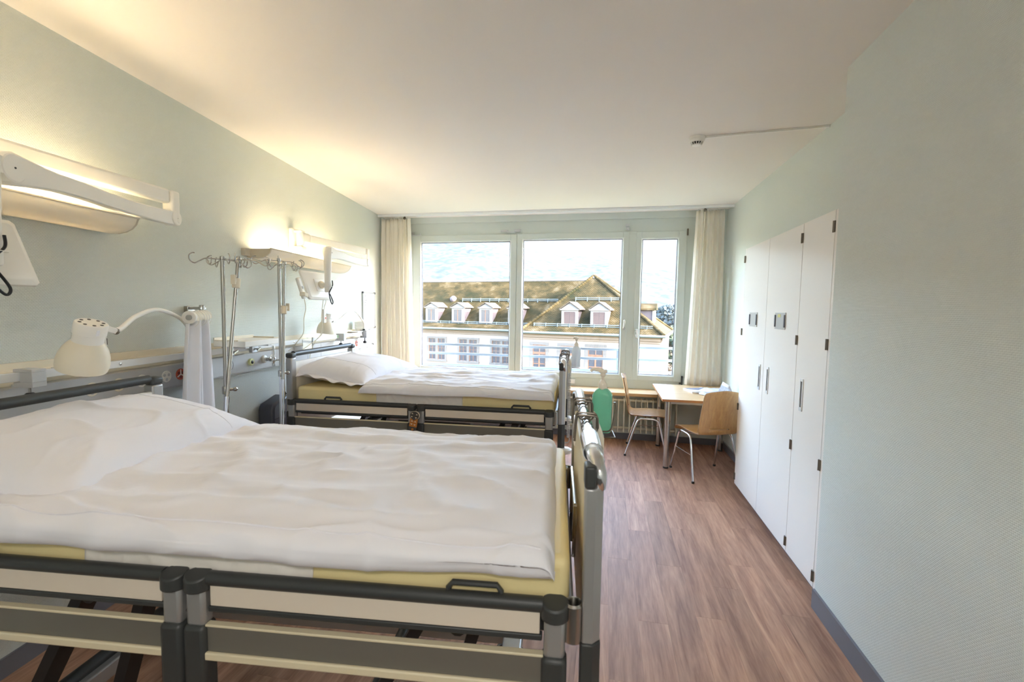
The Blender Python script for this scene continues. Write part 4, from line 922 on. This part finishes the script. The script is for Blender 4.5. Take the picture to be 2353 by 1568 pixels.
def make_chair(label):
    t = thing('chair', label, 'chair', (0, 0, 0), 0, 'plywood chairs at the table')
    prof = bezier([(0, .235, .395), (0, .222, .425), (0, .18, .443), (0, .05, .446), (0, -.10, .440), (0, -.175, .443), (0, -.212, .470), (0, -.228, .53), (0, -.250, .65), (0, -.285, .80), (0, -.305, .885)], 5); N = len(prof)
    NW = 25
    def hw(s):
        w = .205
        if s < .08: w = .150+.055*math.sqrt(max(0, 1-(1-s/.08)**2))
        if .36 < s < .64: w = .205-.022*math.sin((s-.36)/.28*PI)
        if s > .64: w = .205-.022*((s-.64)/.36)
        if s > .93: w -= .045*(1-math.sqrt(max(0, 1-((s-.93)/.07)**2)))
        return w
    vs = []
    for j, p in enumerate(prof):
        s = j/(N-1); w = hw(s)
        for i in range(NW):
            q = 2*i/(NW-1)-1
            back = max(0, (s-.5)/.5); vs.append((q*w, p.y+.028*back*q*q, p.z+.006*(1-back)*q*q+(-.016*q*q*max(0, (s-.9)/.1))))
    fs = []
    for j in range(N-1):
        for i in range(NW-1):
            if j == 33 and 6 <= i <= 17: continue                                   # hand slot low in the back
            fs.append((j*NW+i, j*NW+i+1, (j+1)*NW+i+1, (j+1)*NW+i))
    sh = part('shell', MB().add(vs, fs), 'plywood', t, 60)
    sh.data.materials.append(MATS['plywood_edge'])
    so = sh.modifiers.new('solid', 'SOLIDIFY'); so.thickness = .010; so.offset = -1; so.material_offset_rim = 1; so.use_even_offset = True
    b = sh.modifiers.new('bevel', 'BEVEL'); b.width = .002; b.segments = 1; b.limit_method = 'ANGLE'; b.angle_limit = math.radians(60)
    for s in (-1, 1):
        for k in (0, 1):
            yf, yt = (-.225, -.085) if k == 0 else (.215, .105)
            pts = bezier([(s*.240, yf, .012), (s*.226, yf*.55+yt*.45, .22), (s*.214, yt-(.02 if k == 0 else -.02), .385), (s*.2115, yt+(.012 if k == 0 else -.012), .418), (s*.211, yt+(.05 if k == 0 else -.05), .425)], 6)
            l_ = part('leg', MB().tube(pts, .0105, 12), 'chrome', t)
            part('glide', MB().lathe([(.010, 0), (.0135, .003), (.0135, .016), (.0108, .022)], (s*.240, yf, 0), n=14), 'black_plastic', l_)
        part('seat_bar', MB().cyl((s*.211, -.036, .425), (s*.211, .056, .425), .0105, 12), 'chrome', t)
        part('screw', MB().lathe([(.006, 0), (.005, .003)], (s*.17, -.08, .4405), (0, 0, 1), 10).lathe([(.006, 0), (.005, .003)], (s*.17, .10, .4435), (0, 0, 1), 10), 'steel', t)
    for cy_ in (-.02, .04): part('cross_tube', MB().cyl((-.211, cy_, .424), (.211, cy_, .424), .009, 10), 'chrome', t)
    part('link_rod', MB().cyl((-.226, -.150, .245), (-.226, .160, .245), .004, 8), 'chrome', t)
    return t
c1 = make_chair('plywood chair seen from its side left of the table, back to the beds')
c2 = dup(c1)
c1.location, c1.rotation_euler.z = (.497, 5.335, 0), math.radians(-95)
c2.location, c2.rotation_euler.z = (.9975, 4.712, 0), math.radians(19)
c2['label'] = 'plywood chair seen from behind next to the wardrobe, facing the table'
TZ = .7205
def sheet(name, label, cat, P, z, m, nx=24, ny=16, amp=.006, seed=1, th=.0008):
    """bilinear sheet between four corners"""
    def fn(a, b):
        p = (1-a)*(1-b)*Vector(P[0])+a*(1-b)*Vector(P[1])+a*b*Vector(P[2])+(1-a)*b*Vector(P[3])
        e = .02*nz(a*4, b*4, seed) if amp > .003 else 0
        return (p.x+e*(1 if b in (0, 1) else 0), p.y+e*(1 if b in (0, 1) else 0), z+max(0, amp*(nz(a*5, b*4, seed)+.5)*1.2))
    o = part(name, MB().grid(nx, ny, fn), m, None, 180); tag(o, label, cat)
    so = o.modifiers.new('solid', 'SOLIDIFY'); so.thickness = th; so.offset = 1
    return o
sheet('newspaper', 'rumpled white tissue paper spread at the right side of the table', 'paper', [(1.00, 5.12), (1.395, 5.02), (1.395, 5.66), (1.06, 5.53)], TZ, 'paper', amp=.013, seed=4)
br = sheet('brochure', 'open brochure with a grey photo lying on the table beside the tissue paper', 'brochure', [(.938, 5.19), (1.235, 5.27), (1.17, 5.545), (.877, 5.405)], TZ+.018, 'paper', 8, 8, .0)
part('cover_photo', MB().add([(.925, 5.36, TZ+.0205), (1.03, 5.325, TZ+.0205), (1.13, 5.515, TZ+.0205), (.895, 5.405, TZ+.0205)], [(0, 1, 2, 3)]), 'photo_grey', br)
part('page_stack', MB().add([(x, y, z) for z in (TZ+.0005, TZ+.0178) for x, y in ((.945, 5.20), (1.228, 5.275), (1.165, 5.535), (.885, 5.402))], [(3, 2, 1, 0), (4, 5, 6, 7), (0, 1, 5, 4), (1, 2, 6, 5), (2, 3, 7, 6), (3, 0, 4, 7)]), 'paper', br)
tc = thing('tent_card', 'folded tent card with a brown photo standing on the tissue paper', 'card', (1.285, 5.20, TZ+.012), math.radians(6))
a, b, c, d, e, f = (-.045, .10, .004), (-.045, -.10, .004), (0, -.095, .105), (0, .10, .115), (.045, -.10, .004), (.045, .10, .004)
o = part('front_leaf', MB().add([a, b, c, d], [(0, 1, 2, 3)]), 'paper', tc); o.modifiers.new('solid', 'SOLIDIFY').thickness = .001
o = part('back_leaf', MB().add([d, c, e, f], [(0, 1, 2, 3)]), 'paper', tc); o.modifiers.new('solid', 'SOLIDIFY').thickness = .001
ph = [Vector(b).lerp(Vector(c), .02), Vector(a).lerp(Vector(d), .02), Vector(a).lerp(Vector(d), .70), Vector(b).lerp(Vector(c), .75)]
part('photo', MB().add([p+Vector((-.0015, 0, .0008)) for p in ph], [(0, 1, 2, 3)]), 'photo_brown', tc)
# ================================================================ OUTSIDE THE WINDOW
mat('facade', srgb(105, 101, 99), .85, spec=.2, bump=(30, .05, .01))
mat('cornice', srgb(87, 79, 73), .8)
mat('stone', srgb(66, 66, 66), .8)
mat('gutter_metal', srgb(67, 77, 79), .5, metal=.3)
mat('dormer_white', srgb(83, 83, 84), .7)
mat('dormer_side', srgb(56, 52, 58), .8)
mat('shutter', srgb(43, 31, 31), .7)
mat('dormer_roof', srgb(41, 37, 31), .9)
mat('win_frame_wood', srgb(75, 51, 35), .6)
mat('win_glass', srgb(36, 43, 54), .08, spec=.9)
mat('railing_paint', srgb(150, 158, 166), .45)
mat('chimney_metal', srgb(61, 65, 71), .5)
mat('ground_grass', srgb(77, 79, 53), .95, var=(.05, .3))
mat('bark', srgb(62, 54, 46), .9)
mat('foliage', srgb(35, 49, 38), .95, var=(2, .4))
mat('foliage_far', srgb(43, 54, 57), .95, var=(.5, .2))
def mix_mat(name, stops, scale, rough=.95):
    m = mat(name, (.1, .1, .1, 1), rough, spec=.1); n = m.node_tree.nodes; l = m.node_tree.links
    tc = n.new('ShaderNodeTexCoord'); t = n.new('ShaderNodeTexNoise'); t.inputs['Scale'].default_value = scale; t.inputs['Detail'].default_value = 7; t.inputs['Roughness'].default_value = .65
    l.new(tc.outputs['Object'], t.inputs[0]); cr = n.new('ShaderNodeValToRGB'); l.new(t.outputs[0], cr.inputs[0])
    els = cr.color_ramp.elements
    while len(els) < len(stops): els.new(.5)
    for e, (p, c) in zip(els, stops): e.position = p; e.color = c
    l.new(cr.outputs[0], n['Principled BSDF'].inputs['Base Color'])
mix_mat('roof_tile', [(.30, srgb(14, 19, 7)), (.44, srgb(28, 26, 13)), (.55, srgb(42, 36, 20)), (.66, srgb(58, 53, 40)), (.76, srgb(84, 82, 77))], .9)
mix_mat('hill_forest_hazy', [(.42, srgb(33, 42, 47)), (.5, srgb(42, 48, 50)), (.58, srgb(49, 53, 50))], .16)  # distance haze mixed into the forest colour as blue-grey
mix_mat('hill_far_hazy', [(.3, srgb(45, 51, 57)), (.7, srgb(50, 55, 60))], .012)  # grey-blue base colour stands in for haze before the far hill
RB = math.atan2(-.182, .983); BO = Vector((5.46, 29.49, 0))
bld = thing('building', 'old white building with mossy tiled roofs and dormers across the yard', 'building', BO, RB)
def bp(name, mb, m, smooth=None, bevel=0, parent=bld): return part(name, mb, m, parent, smooth, bevel)
# walls
wallL = bp('left_wing_wall', MB().box(-40, -11, 2.5, 7, -9.5, .0), 'facade')
wallR = bp('corner_wing_wall', MB().box(-11.4, -2.07, 0, 9.2, -9.5, .05), 'facade')
bp('cornice', MB().box(-40, -11.3, 2.3, 2.5, -.26, -.05).box(-40, -11.3, 2.42, 2.5, -.42, -.26), 'cornice')
bp('cornice', MB().box(-11.55, -1.95, -.22, 0, -.26, .0).box(-11.45, -2.0, -.09, 0, -.42, -.26).box(-2.07, -1.95, -.22, 9.3, -.26, .0), 'cornice')
bp('gutter', MB().cyl((-40, 2.02, -.02), (-11.6, 2.02, .0), .09, 10).box(-40, -11.5, 2.05, 2.3, -.06, .02), 'gutter_metal')
bp('gutter', MB().cyl((-11.7, -.52, .06), (-1.75, -.52, .06), .09, 10).cyl((-1.75, -.52, .06), (-1.75, 9.6, .06), .09, 10).box(-11.6, -1.8, -.5, -.2, -.03, .05), 'gutter_metal')
# roofs: under-surface plus overlapping diamond tiles
def slope(name, prof, dirx, inside):
    """prof: list of 3D points up the slope at dirx=0; dirx: horizontal unit vector; inside(t, s) keeps a tile"""
    P = [Vector(p) for p in prof]; L = [0]
    for i in range(len(P)-1): L.append(L[-1]+(P[i+1]-P[i]).length)
    def at(s):
        for i in range(len(P)-1):
            if s <= L[i+1] or i == len(P)-2: return P[i]+(P[i+1]-P[i])*((s-L[i])/(L[i+1]-L[i])), (P[i+1]-P[i]).normalized()
    mb = MB(); w, h = .085, .095; row = 0; s = .02; D = Vector(dirx); r = random.Random(len(name))
    while s < L[-1]-.05:
        t = -1.0 + (w if row % 2 else 0)
        while t < 40:
            if inside(t, s, L[-1]):
                c, u_ = at(s); n_ = D.cross(u_);
                if n_.z < 0: n_ = -n_
                c = c + D*t; j = r.uniform(-.005, .005); lift = .024+j
                mb.add([c+u_*h*1.15+n_*.004, c-D*w+n_*(.012+j), c-u_*h+n_*lift, c+D*w+n_*(.012+j), c-u_*h+n_*(.002), c-D*w*.98, c+D*w*.98], [(0, 1, 2, 3), (1, 5, 4, 2), (2, 4, 6, 3)])
            t += 2*w
        s += h; row += 1
    return mb, L[-1]
lp_ = [(-24, 2.1, .02), (-24, 2.9, .42), (-24, 3.6, 1.02), (-24, 6.5, 4.08)]
tm, LL = slope('left', lp_, (1, 0, 0), lambda t, s, L: t < 15.4)
rb = bp('left_wing_roof', MB().add([(x, y, z) for x in (-40, -8.4) for _, y, z in lp_]+[(-40, 11, 0), (-8.4, 11, 0)], [(0, 1, 5, 4), (1, 2, 6, 5), (2, 3, 7, 6), (3, 8, 9, 7)]), 'roof_tile')
o = bp('roof_tiles', tm, 'roof_tile', parent=rb); o['kind'] = 'stuff'
rd = MB()
for i in range(44): rd.lathe([(.13, 0), (.12, .36)], (-24+.36*i, 6.5, 4.06), (1, 0, 0), 8)
o = bp('ridge_tiles', rd, 'stone', 40, parent=rb); o['kind'] = 'stuff'
AP = Vector((-7.38, 4.6, 4.25)); XL, XR, YB = -11.5, -1.85, 9.7
rp = [(0, -.45, .10), (0, .25, .48), (0, 1.2, 1.22), (0, 4.6, 4.25)]
def hipx(y, z):                                     # x limits of the front face at height z
    f = (z-.10)/(AP.z-.10); return XL+(AP.x-XL)*f, XR+(AP.x-XR)*f
tv = []
for _, y, z in rp[:-1]: a, b_ = hipx(y, z); tv += [(a, y, z), (b_, y, z)]
yb = lambda z: YB+(AP.y-YB)*((z-.10)/(AP.z-.10))
for _, y, z in rp[:-1]: a, b_ = hipx(y, z); tv += [(a, yb(z), z), (b_, yb(z), z)]
tv.append(tuple(AP)); A_ = len(tv)-1; fs = []
for i in range(2): fs += [(2*i, 2*i+1, 2*i+3, 2*i+2), (6+2*i, 6+2*i+1, 6+2*i+3, 6+2*i+2), (2*i+1, 6+2*i+1, 6+2*i+3, 2*i+3), (2*i, 6+2*i, 6+2*i+2, 2*i+2)]
fs += [(4, 5, A_), (10, 11, A_), (5, 11, A_), (4, 10, A_)]
rc = bp('corner_wing_roof', MB().add(tv, fs), 'roof_tile')
rp2 = [(XL, y, z) for _, y, z in rp]
zs = [0]
for i in range(3): zs.append(zs[-1]+math.dist(rp[i][1:], rp[i+1][1:]))
def z_at(s):
    for i in range(3):
        if s <= zs[i+1]: return rp[i][2]+(rp[i+1][2]-rp[i][2])*(s-zs[i])/(zs[i+1]-zs[i])
    return AP.z
def ins(t, s, L):
    a, b_ = hipx(0, z_at(s)); return a+.1 < XL+t < b_-.1
tm, _ = slope('front', rp2, (1, 0, 0), ins)
o = bp('roof_tiles', tm, 'roof_tile', parent=rc); o['kind'] = 'stuff'
hp = MB()
def front_at(z, side):
    for i in range(3):
        if z <= rp[i+1][2]: y = rp[i][1]+(rp[i+1][1]-rp[i][1])*(z-rp[i][2])/(rp[i+1][2]-rp[i][2]); break
    else: y = AP.y
    return Vector((hipx(y, z)[side], y, z+.03))
for side in (0, 1):
    q = [front_at(.12+(AP.z-.14)*i/34, side) for i in range(35)]
    for i in range(34): hp.cyl(q[i], q[i]+(q[i+1]-q[i])*1.08, .12, 8, .10)
q = [Vector((hipx(0, .1+(AP.z-.1)*i/20)[1], yb(.1+(AP.z-.1)*i/20), .13+(AP.z-.1)*i/20)) for i in range(21)]
for i in range(20): hp.cyl(q[i], q[i]+(q[i+1]-q[i])*1.05, .11, 6)
o = bp('hip_tiles', hp, 'roof_tile', 40, parent=rc); o['kind'] = 'stuff'
bp('apex_cap', MB().lathe([(.26, -.16), (.10, .06), (.02, .14)], tuple(AP), n=8), 'stone', 40, parent=rc)
def guard(x0, x1, y, z, par):
    g_ = MB().cyl((x0, y, z), (x1, y, z), .04, 6).cyl((x0, y, z-.12), (x1, y, z-.12), .03, 6)
    x = x0
    while x < x1: g_.box(x-.02, x+.02, y-.05, y+.1, z-.25, z+.06); x += .85
    bp('snow_guard', g_, 'gutter_metal', parent=par)
guard(-18.7, -10.2, 4.72, 2.46, rb); guard(-8.2, -5.1, 2.40, 2.52, rc); guard(-24, -11.9, 2.85, .56, rb); guard(-10.6, -2.6, .25, .66, rc)
# dormers
def dormer(cx, w, zb, ze, zp, yf, dep, par, shut):
    d = bp('dormer', MB().box(cx-w/2, cx+w/2, yf, yf+.12, zb, ze), 'dormer_white', parent=bld)
    bp('cheek', MB().box(cx-w/2+.03, cx+w/2-.03, yf+.12, yf+dep, zb-.4, ze), 'dormer_side', parent=d)
    e = .10
    bp('gable', MB().prism([(cx-w/2-e+.03, ze), (cx+w/2+e-.03, ze), (cx, zp-.04)], (yf-.04, yf+.1), lambda a, b, c: (a, c, b)), 'dormer_white', parent=d)
    bp('eave_band', MB().box(cx-w/2-e, cx+w/2+e, yf-.08, yf+.1, ze-.06, ze+.02), 'dormer_white', parent=d)
    m_ = MB()
    for s in (-1, 1):
        a, b = Vector((cx+s*(w/2+e+.06), 0, ze-.03)), Vector((cx, 0, zp)); t_ = Vector((0, 0, .06))
        v = [a, b, b+t_, a+t_]; m_.add([p+Vector((0, y, 0)) for y in (yf-.14, yf+dep) for p in v], [(0, 1, 2, 3), (7, 6, 5, 4), (0, 4, 5, 1), (1, 5, 6, 2), (2, 6, 7, 3), (3, 7, 4, 0)])
    bp('dormer_roof', m_, 'dormer_roof', parent=d)
    ww, wz0, wz1 = w*.68, zb+.10, ze-.17
    bp('window_frame', MB().box(cx-ww/2-.05, cx+ww/2+.05, yf-.03, yf+.0, wz0-.05, wz0).box(cx-ww/2-.05, cx+ww/2+.05, yf-.03, yf, wz1, wz1+.05).box(cx-ww/2-.05, cx-ww/2, yf-.03, yf, wz0, wz1).box(cx+ww/2, cx+ww/2+.05, yf-.03, yf, wz0, wz1), 'dormer_white', parent=d)
    if shut:
        for s in (-1, 1):
            x0, x1 = (cx-ww/2, cx-.008) if s < 0 else (cx+.008, cx+ww/2)
            m_ = MB(); k_ = 9
            for i in range(k_): z = wz0+(wz1-wz0)*(i+.5)/k_; m_.box(x0, x1, yf-.018, yf, z-(wz1-wz0)/k_*.46, z+(wz1-wz0)/k_*.46)
            bp('shutter', m_, 'shutter', parent=d)
    else:
        for s in (-1, 1):
            x0, x1 = (cx-ww/2+.02, cx-.03) if s < 0 else (cx+.03, cx+ww/2-.02)
            bp('pane', MB().box(x0, x1, yf-.012, yf-.002, wz0+.02, wz1-.02), 'win_glass', parent=d)
        bp('casement', MB().box(cx-.03, cx+.03, yf-.02, yf, wz0, wz1), 'win_frame_wood', parent=d)
for cx in (-23.1, -20.6, -18.1, -15.6, -13.1): dormer(cx, 1.10, .50, 1.72, 2.08, 2.78, 2.2, rb, False)
for cx in (-8.06, -6.05): dormer(cx, 1.16, .50, 1.68, 2.16, .28, 2.0, rc, True)
sdm = bp('side_dormer', MB().box(-4.6, -2.95, 3.9, 5.1, .55, 1.72), 'dormer_side')
bp('dormer_roof', MB().prism([(3.7, 1.72), (5.3, 1.72), (5.2, 1.86), (4.5, 2.2), (3.8, 1.86)], (-6.2, -2.7), lambda a, b, c: (c, a, b)), 'roof_tile', parent=sdm)
bp('corner_post', MB().box(-2.97, -2.83, 3.85, 5.15, .5, 1.76), 'dormer_white', parent=sdm)
bp('chimney', MB().box(-7.30, -6.84, 11.0, 11.6, 1.0, 3.85).box(-7.36, -6.78, 10.95, 11.65, 3.85, 3.95), 'chimney_metal')
bp('roof_vent', MB().lathe([(.30, 0), (.27, .16), (.14, .28), (.02, .32)], (-19.7, 4.9, 2.42), (0, -.9, .6), 14), 'dormer_side', 50)
# windows of the left wing: stone surround, mullion, two casements each
for x0, x1 in ((-23.5, -21.96), (-20.63, -19.09), (-17.75, -16.15), (-14.84, -13.24)):
    f_ = bp('window_surround', MB().box(x0-.16, x1+.16, 2.42, 2.5, -.85, -.70).box(x0-.20, x1+.20, 2.38, 2.5, -2.76, -2.60).box(x0-.16, x0, 2.42, 2.5, -2.6, -.85).box(x1, x1+.16, 2.42, 2.5, -2.6, -.85).box((x0+x1)/2-.11, (x0+x1)/2+.11, 2.42, 2.5, -2.6, -.85), 'stone')
    for a, b in ((x0, (x0+x1)/2-.11), ((x0+x1)/2+.11, x1)):
        bp('pane', MB().box(a+.05, b-.05, 2.49, 2.498, -2.56, -.88), 'win_glass', parent=f_)
        m_ = MB().box(a, a+.05, 2.47, 2.5, -2.6, -.85).box(b-.05, b, 2.47, 2.5, -2.6, -.85).box(a, b, 2.47, 2.5, -1.30, -1.24).box((a+b)/2-.02, (a+b)/2+.02, 2.475, 2.5, -2.6, -.85)
        for z in (-1.65, -2.08): m_.box(a, b, 2.48, 2.5, z-.012, z+.012)
        bp('casement', m_, 'win_frame_wood', parent=f_)
for x0, x1 in ((-10.56, -9.62), (-8.57, -7.62), (-6.65, -5.66)):
    f_ = bp('window_surround', MB().box(x0-.22, x0, -.06, .0, -3.4, -.80).box(x1, x1+.22, -.06, 0, -3.4, -.80).box(x0-.22, x1+.22, -.06, 0, -.80, -.62), 'stone')
    c_ = (x0+x1)/2
    for a, b in ((x0, c_), (c_, x1)):
        for z0, z1 in ((-1.30, -.86), (-2.10, -1.44), (-3.3, -2.16)): bp('pane', MB().box(a+.05, b-.04, -.012, -.002, z0, z1), 'win_glass', parent=f_)
    bp('casement', MB().box(x0, x0+.05, -.03, 0, -3.4, -.8).box(x1-.05, x1, -.03, 0, -3.4, -.8).box(c_-.05, c_+.05, -.03, 0, -3.4, -1.3).box(c_-.015, c_+.015, -.03, 0, -1.3, -.86).box(x0, x1, -.04, 0, -1.46, -1.30).box(x0, x1, -.03, 0, -.86, -.8).box(x0, x1, -.025, 0, -2.16, -2.10), 'win_frame_wood', parent=f_)
# railings in front of the windows
def railing(label, x0, x1, zs_, y, posts, rm_='railing_paint'):
    t = thing('window_railing', label, 'railing', (x0, y, 0), 0, 'railings outside the window')
    for z in zs_: part('bar', MB().box(0, x1-x0, -.012, .012, z-.017, z+.017), rm_, t, bevel=.004)
    for px in posts: part('post', MB().box(px-x0-.012, px-x0+.012, .012, .03, zs_[-1]-.25, zs_[0]+.017), rm_, t)
    part('foot_rail', MB().box(0, x1-x0, -.2, .03, zs_[-1]-.28, zs_[-1]-.25), 'railing_paint', t)
railing('pale horizontal bars outside the two wide window panes', -3.2, .20, (1.080, .948, .783), 6.32, (-3.0, -1.23, .17), 'railing_paint')
railing('grey horizontal bars outside the narrow right window pane', .26, 1.4, (1.117, .953, .794), 6.32, (.31, 1.3))
# ground, hills, trees, a far house
struct('ground', MB().box(-400, 500, 6.6, 700, -10, -9.5), 'ground_grass')
def hill(name, x0, x1, y0, y1, fn, m, nx, ny):
    o = struct(name, MB().grid(nx, ny, lambda a, b: (x0+(x1-x0)*a, y0+(y1-y0)*b, fn(x0+(x1-x0)*a, b))), m, 180); return o
hill('hill_far_hazy', -1400, 1500, 700, 1250, lambda x, b: -10+(222+16*nz(x*.004, 1, 2)-.02*x)*b**.8+14*nz(x*.012, b*5, 4), 'hill_far_hazy', 120, 40)
hill('hill_near', -700, 330, 190, 560, lambda x, b: -10+max(0, min(1, (300-x)/420))*(105+12*nz(x*.015, 2, 7))*b**.75+1.2*abs(nz(x*.16, b*60, 9))*min(1, b*6)+1.0*nz(x*.35, b*130, 5)*min(1, b*6)+5*nz(x*.03, b*11, 3)*b, 'hill_forest_hazy', 420, 170)
def tree(label, x, y, h, w, m, seed):
    t = thing('tree', label, 'tree', (x, y, -9.5), seed, 'trees beyond the building')
    part('trunk', MB().tube([(0, 0, 0), (.1, 0, h*.4), (0, .1, h*.8)], [w*.09, w*.06, w*.02], 8), 'bark', t)
    r = random.Random(seed); m_ = MB()
    for i in range(2600):
        a = r.uniform(0, 2*PI); q = math.sqrt(r.random()); zz = r.random(); rad = w*.5*q*(math.sin(PI*(.15+.8*zz))**.6)
        p = Vector((rad*math.cos(a), rad*math.sin(a), h*(.22+.78*zz))); s = w*r.uniform(.018, .04)
        u_ = Vector((r.uniform(-1, 1), r.uniform(-1, 1), r.uniform(-1, 1))).normalized()*s; v_ = u_.orthogonal().normalized()*s; n_ = u_.cross(v_).normalized()*s*.4
        m_.add([p-u_, p-v_+n_, p+u_, p+v_+n_], [(0, 1, 2), (0, 2, 3)])
    o = part('foliage', m_, m, t); o['kind'] = 'stuff'
tree('dark green tree right beyond the building corner', 7.0, 52, 9.5, 7, 'foliage', 3)
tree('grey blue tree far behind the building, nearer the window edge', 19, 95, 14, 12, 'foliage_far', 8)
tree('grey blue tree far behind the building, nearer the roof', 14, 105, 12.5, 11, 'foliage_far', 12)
tree('bare brown bush low beside the building corner', 5.6, 46, 6.0, 4, 'bark', 15)
hs2 = thing('house', 'small far house beyond the trees right of the building', 'house', (22, 130, -9.5), .2)
part('walls', MB().box(-6, 6, 0, 8, 0, 6.5), 'facade', hs2); part('roof', MB().prism([(-.8, 6.5), (8.8, 6.5), (4, 9.5)], (-6.6, 6.6), lambda a, b, c: (c, a, b)), 'dormer_side', hs2)
for x in (-4, -1, 2): part('window', MB().box(x, x+1.2, -.06, .0, 3.6, 5.2), 'win_glass', hs2)
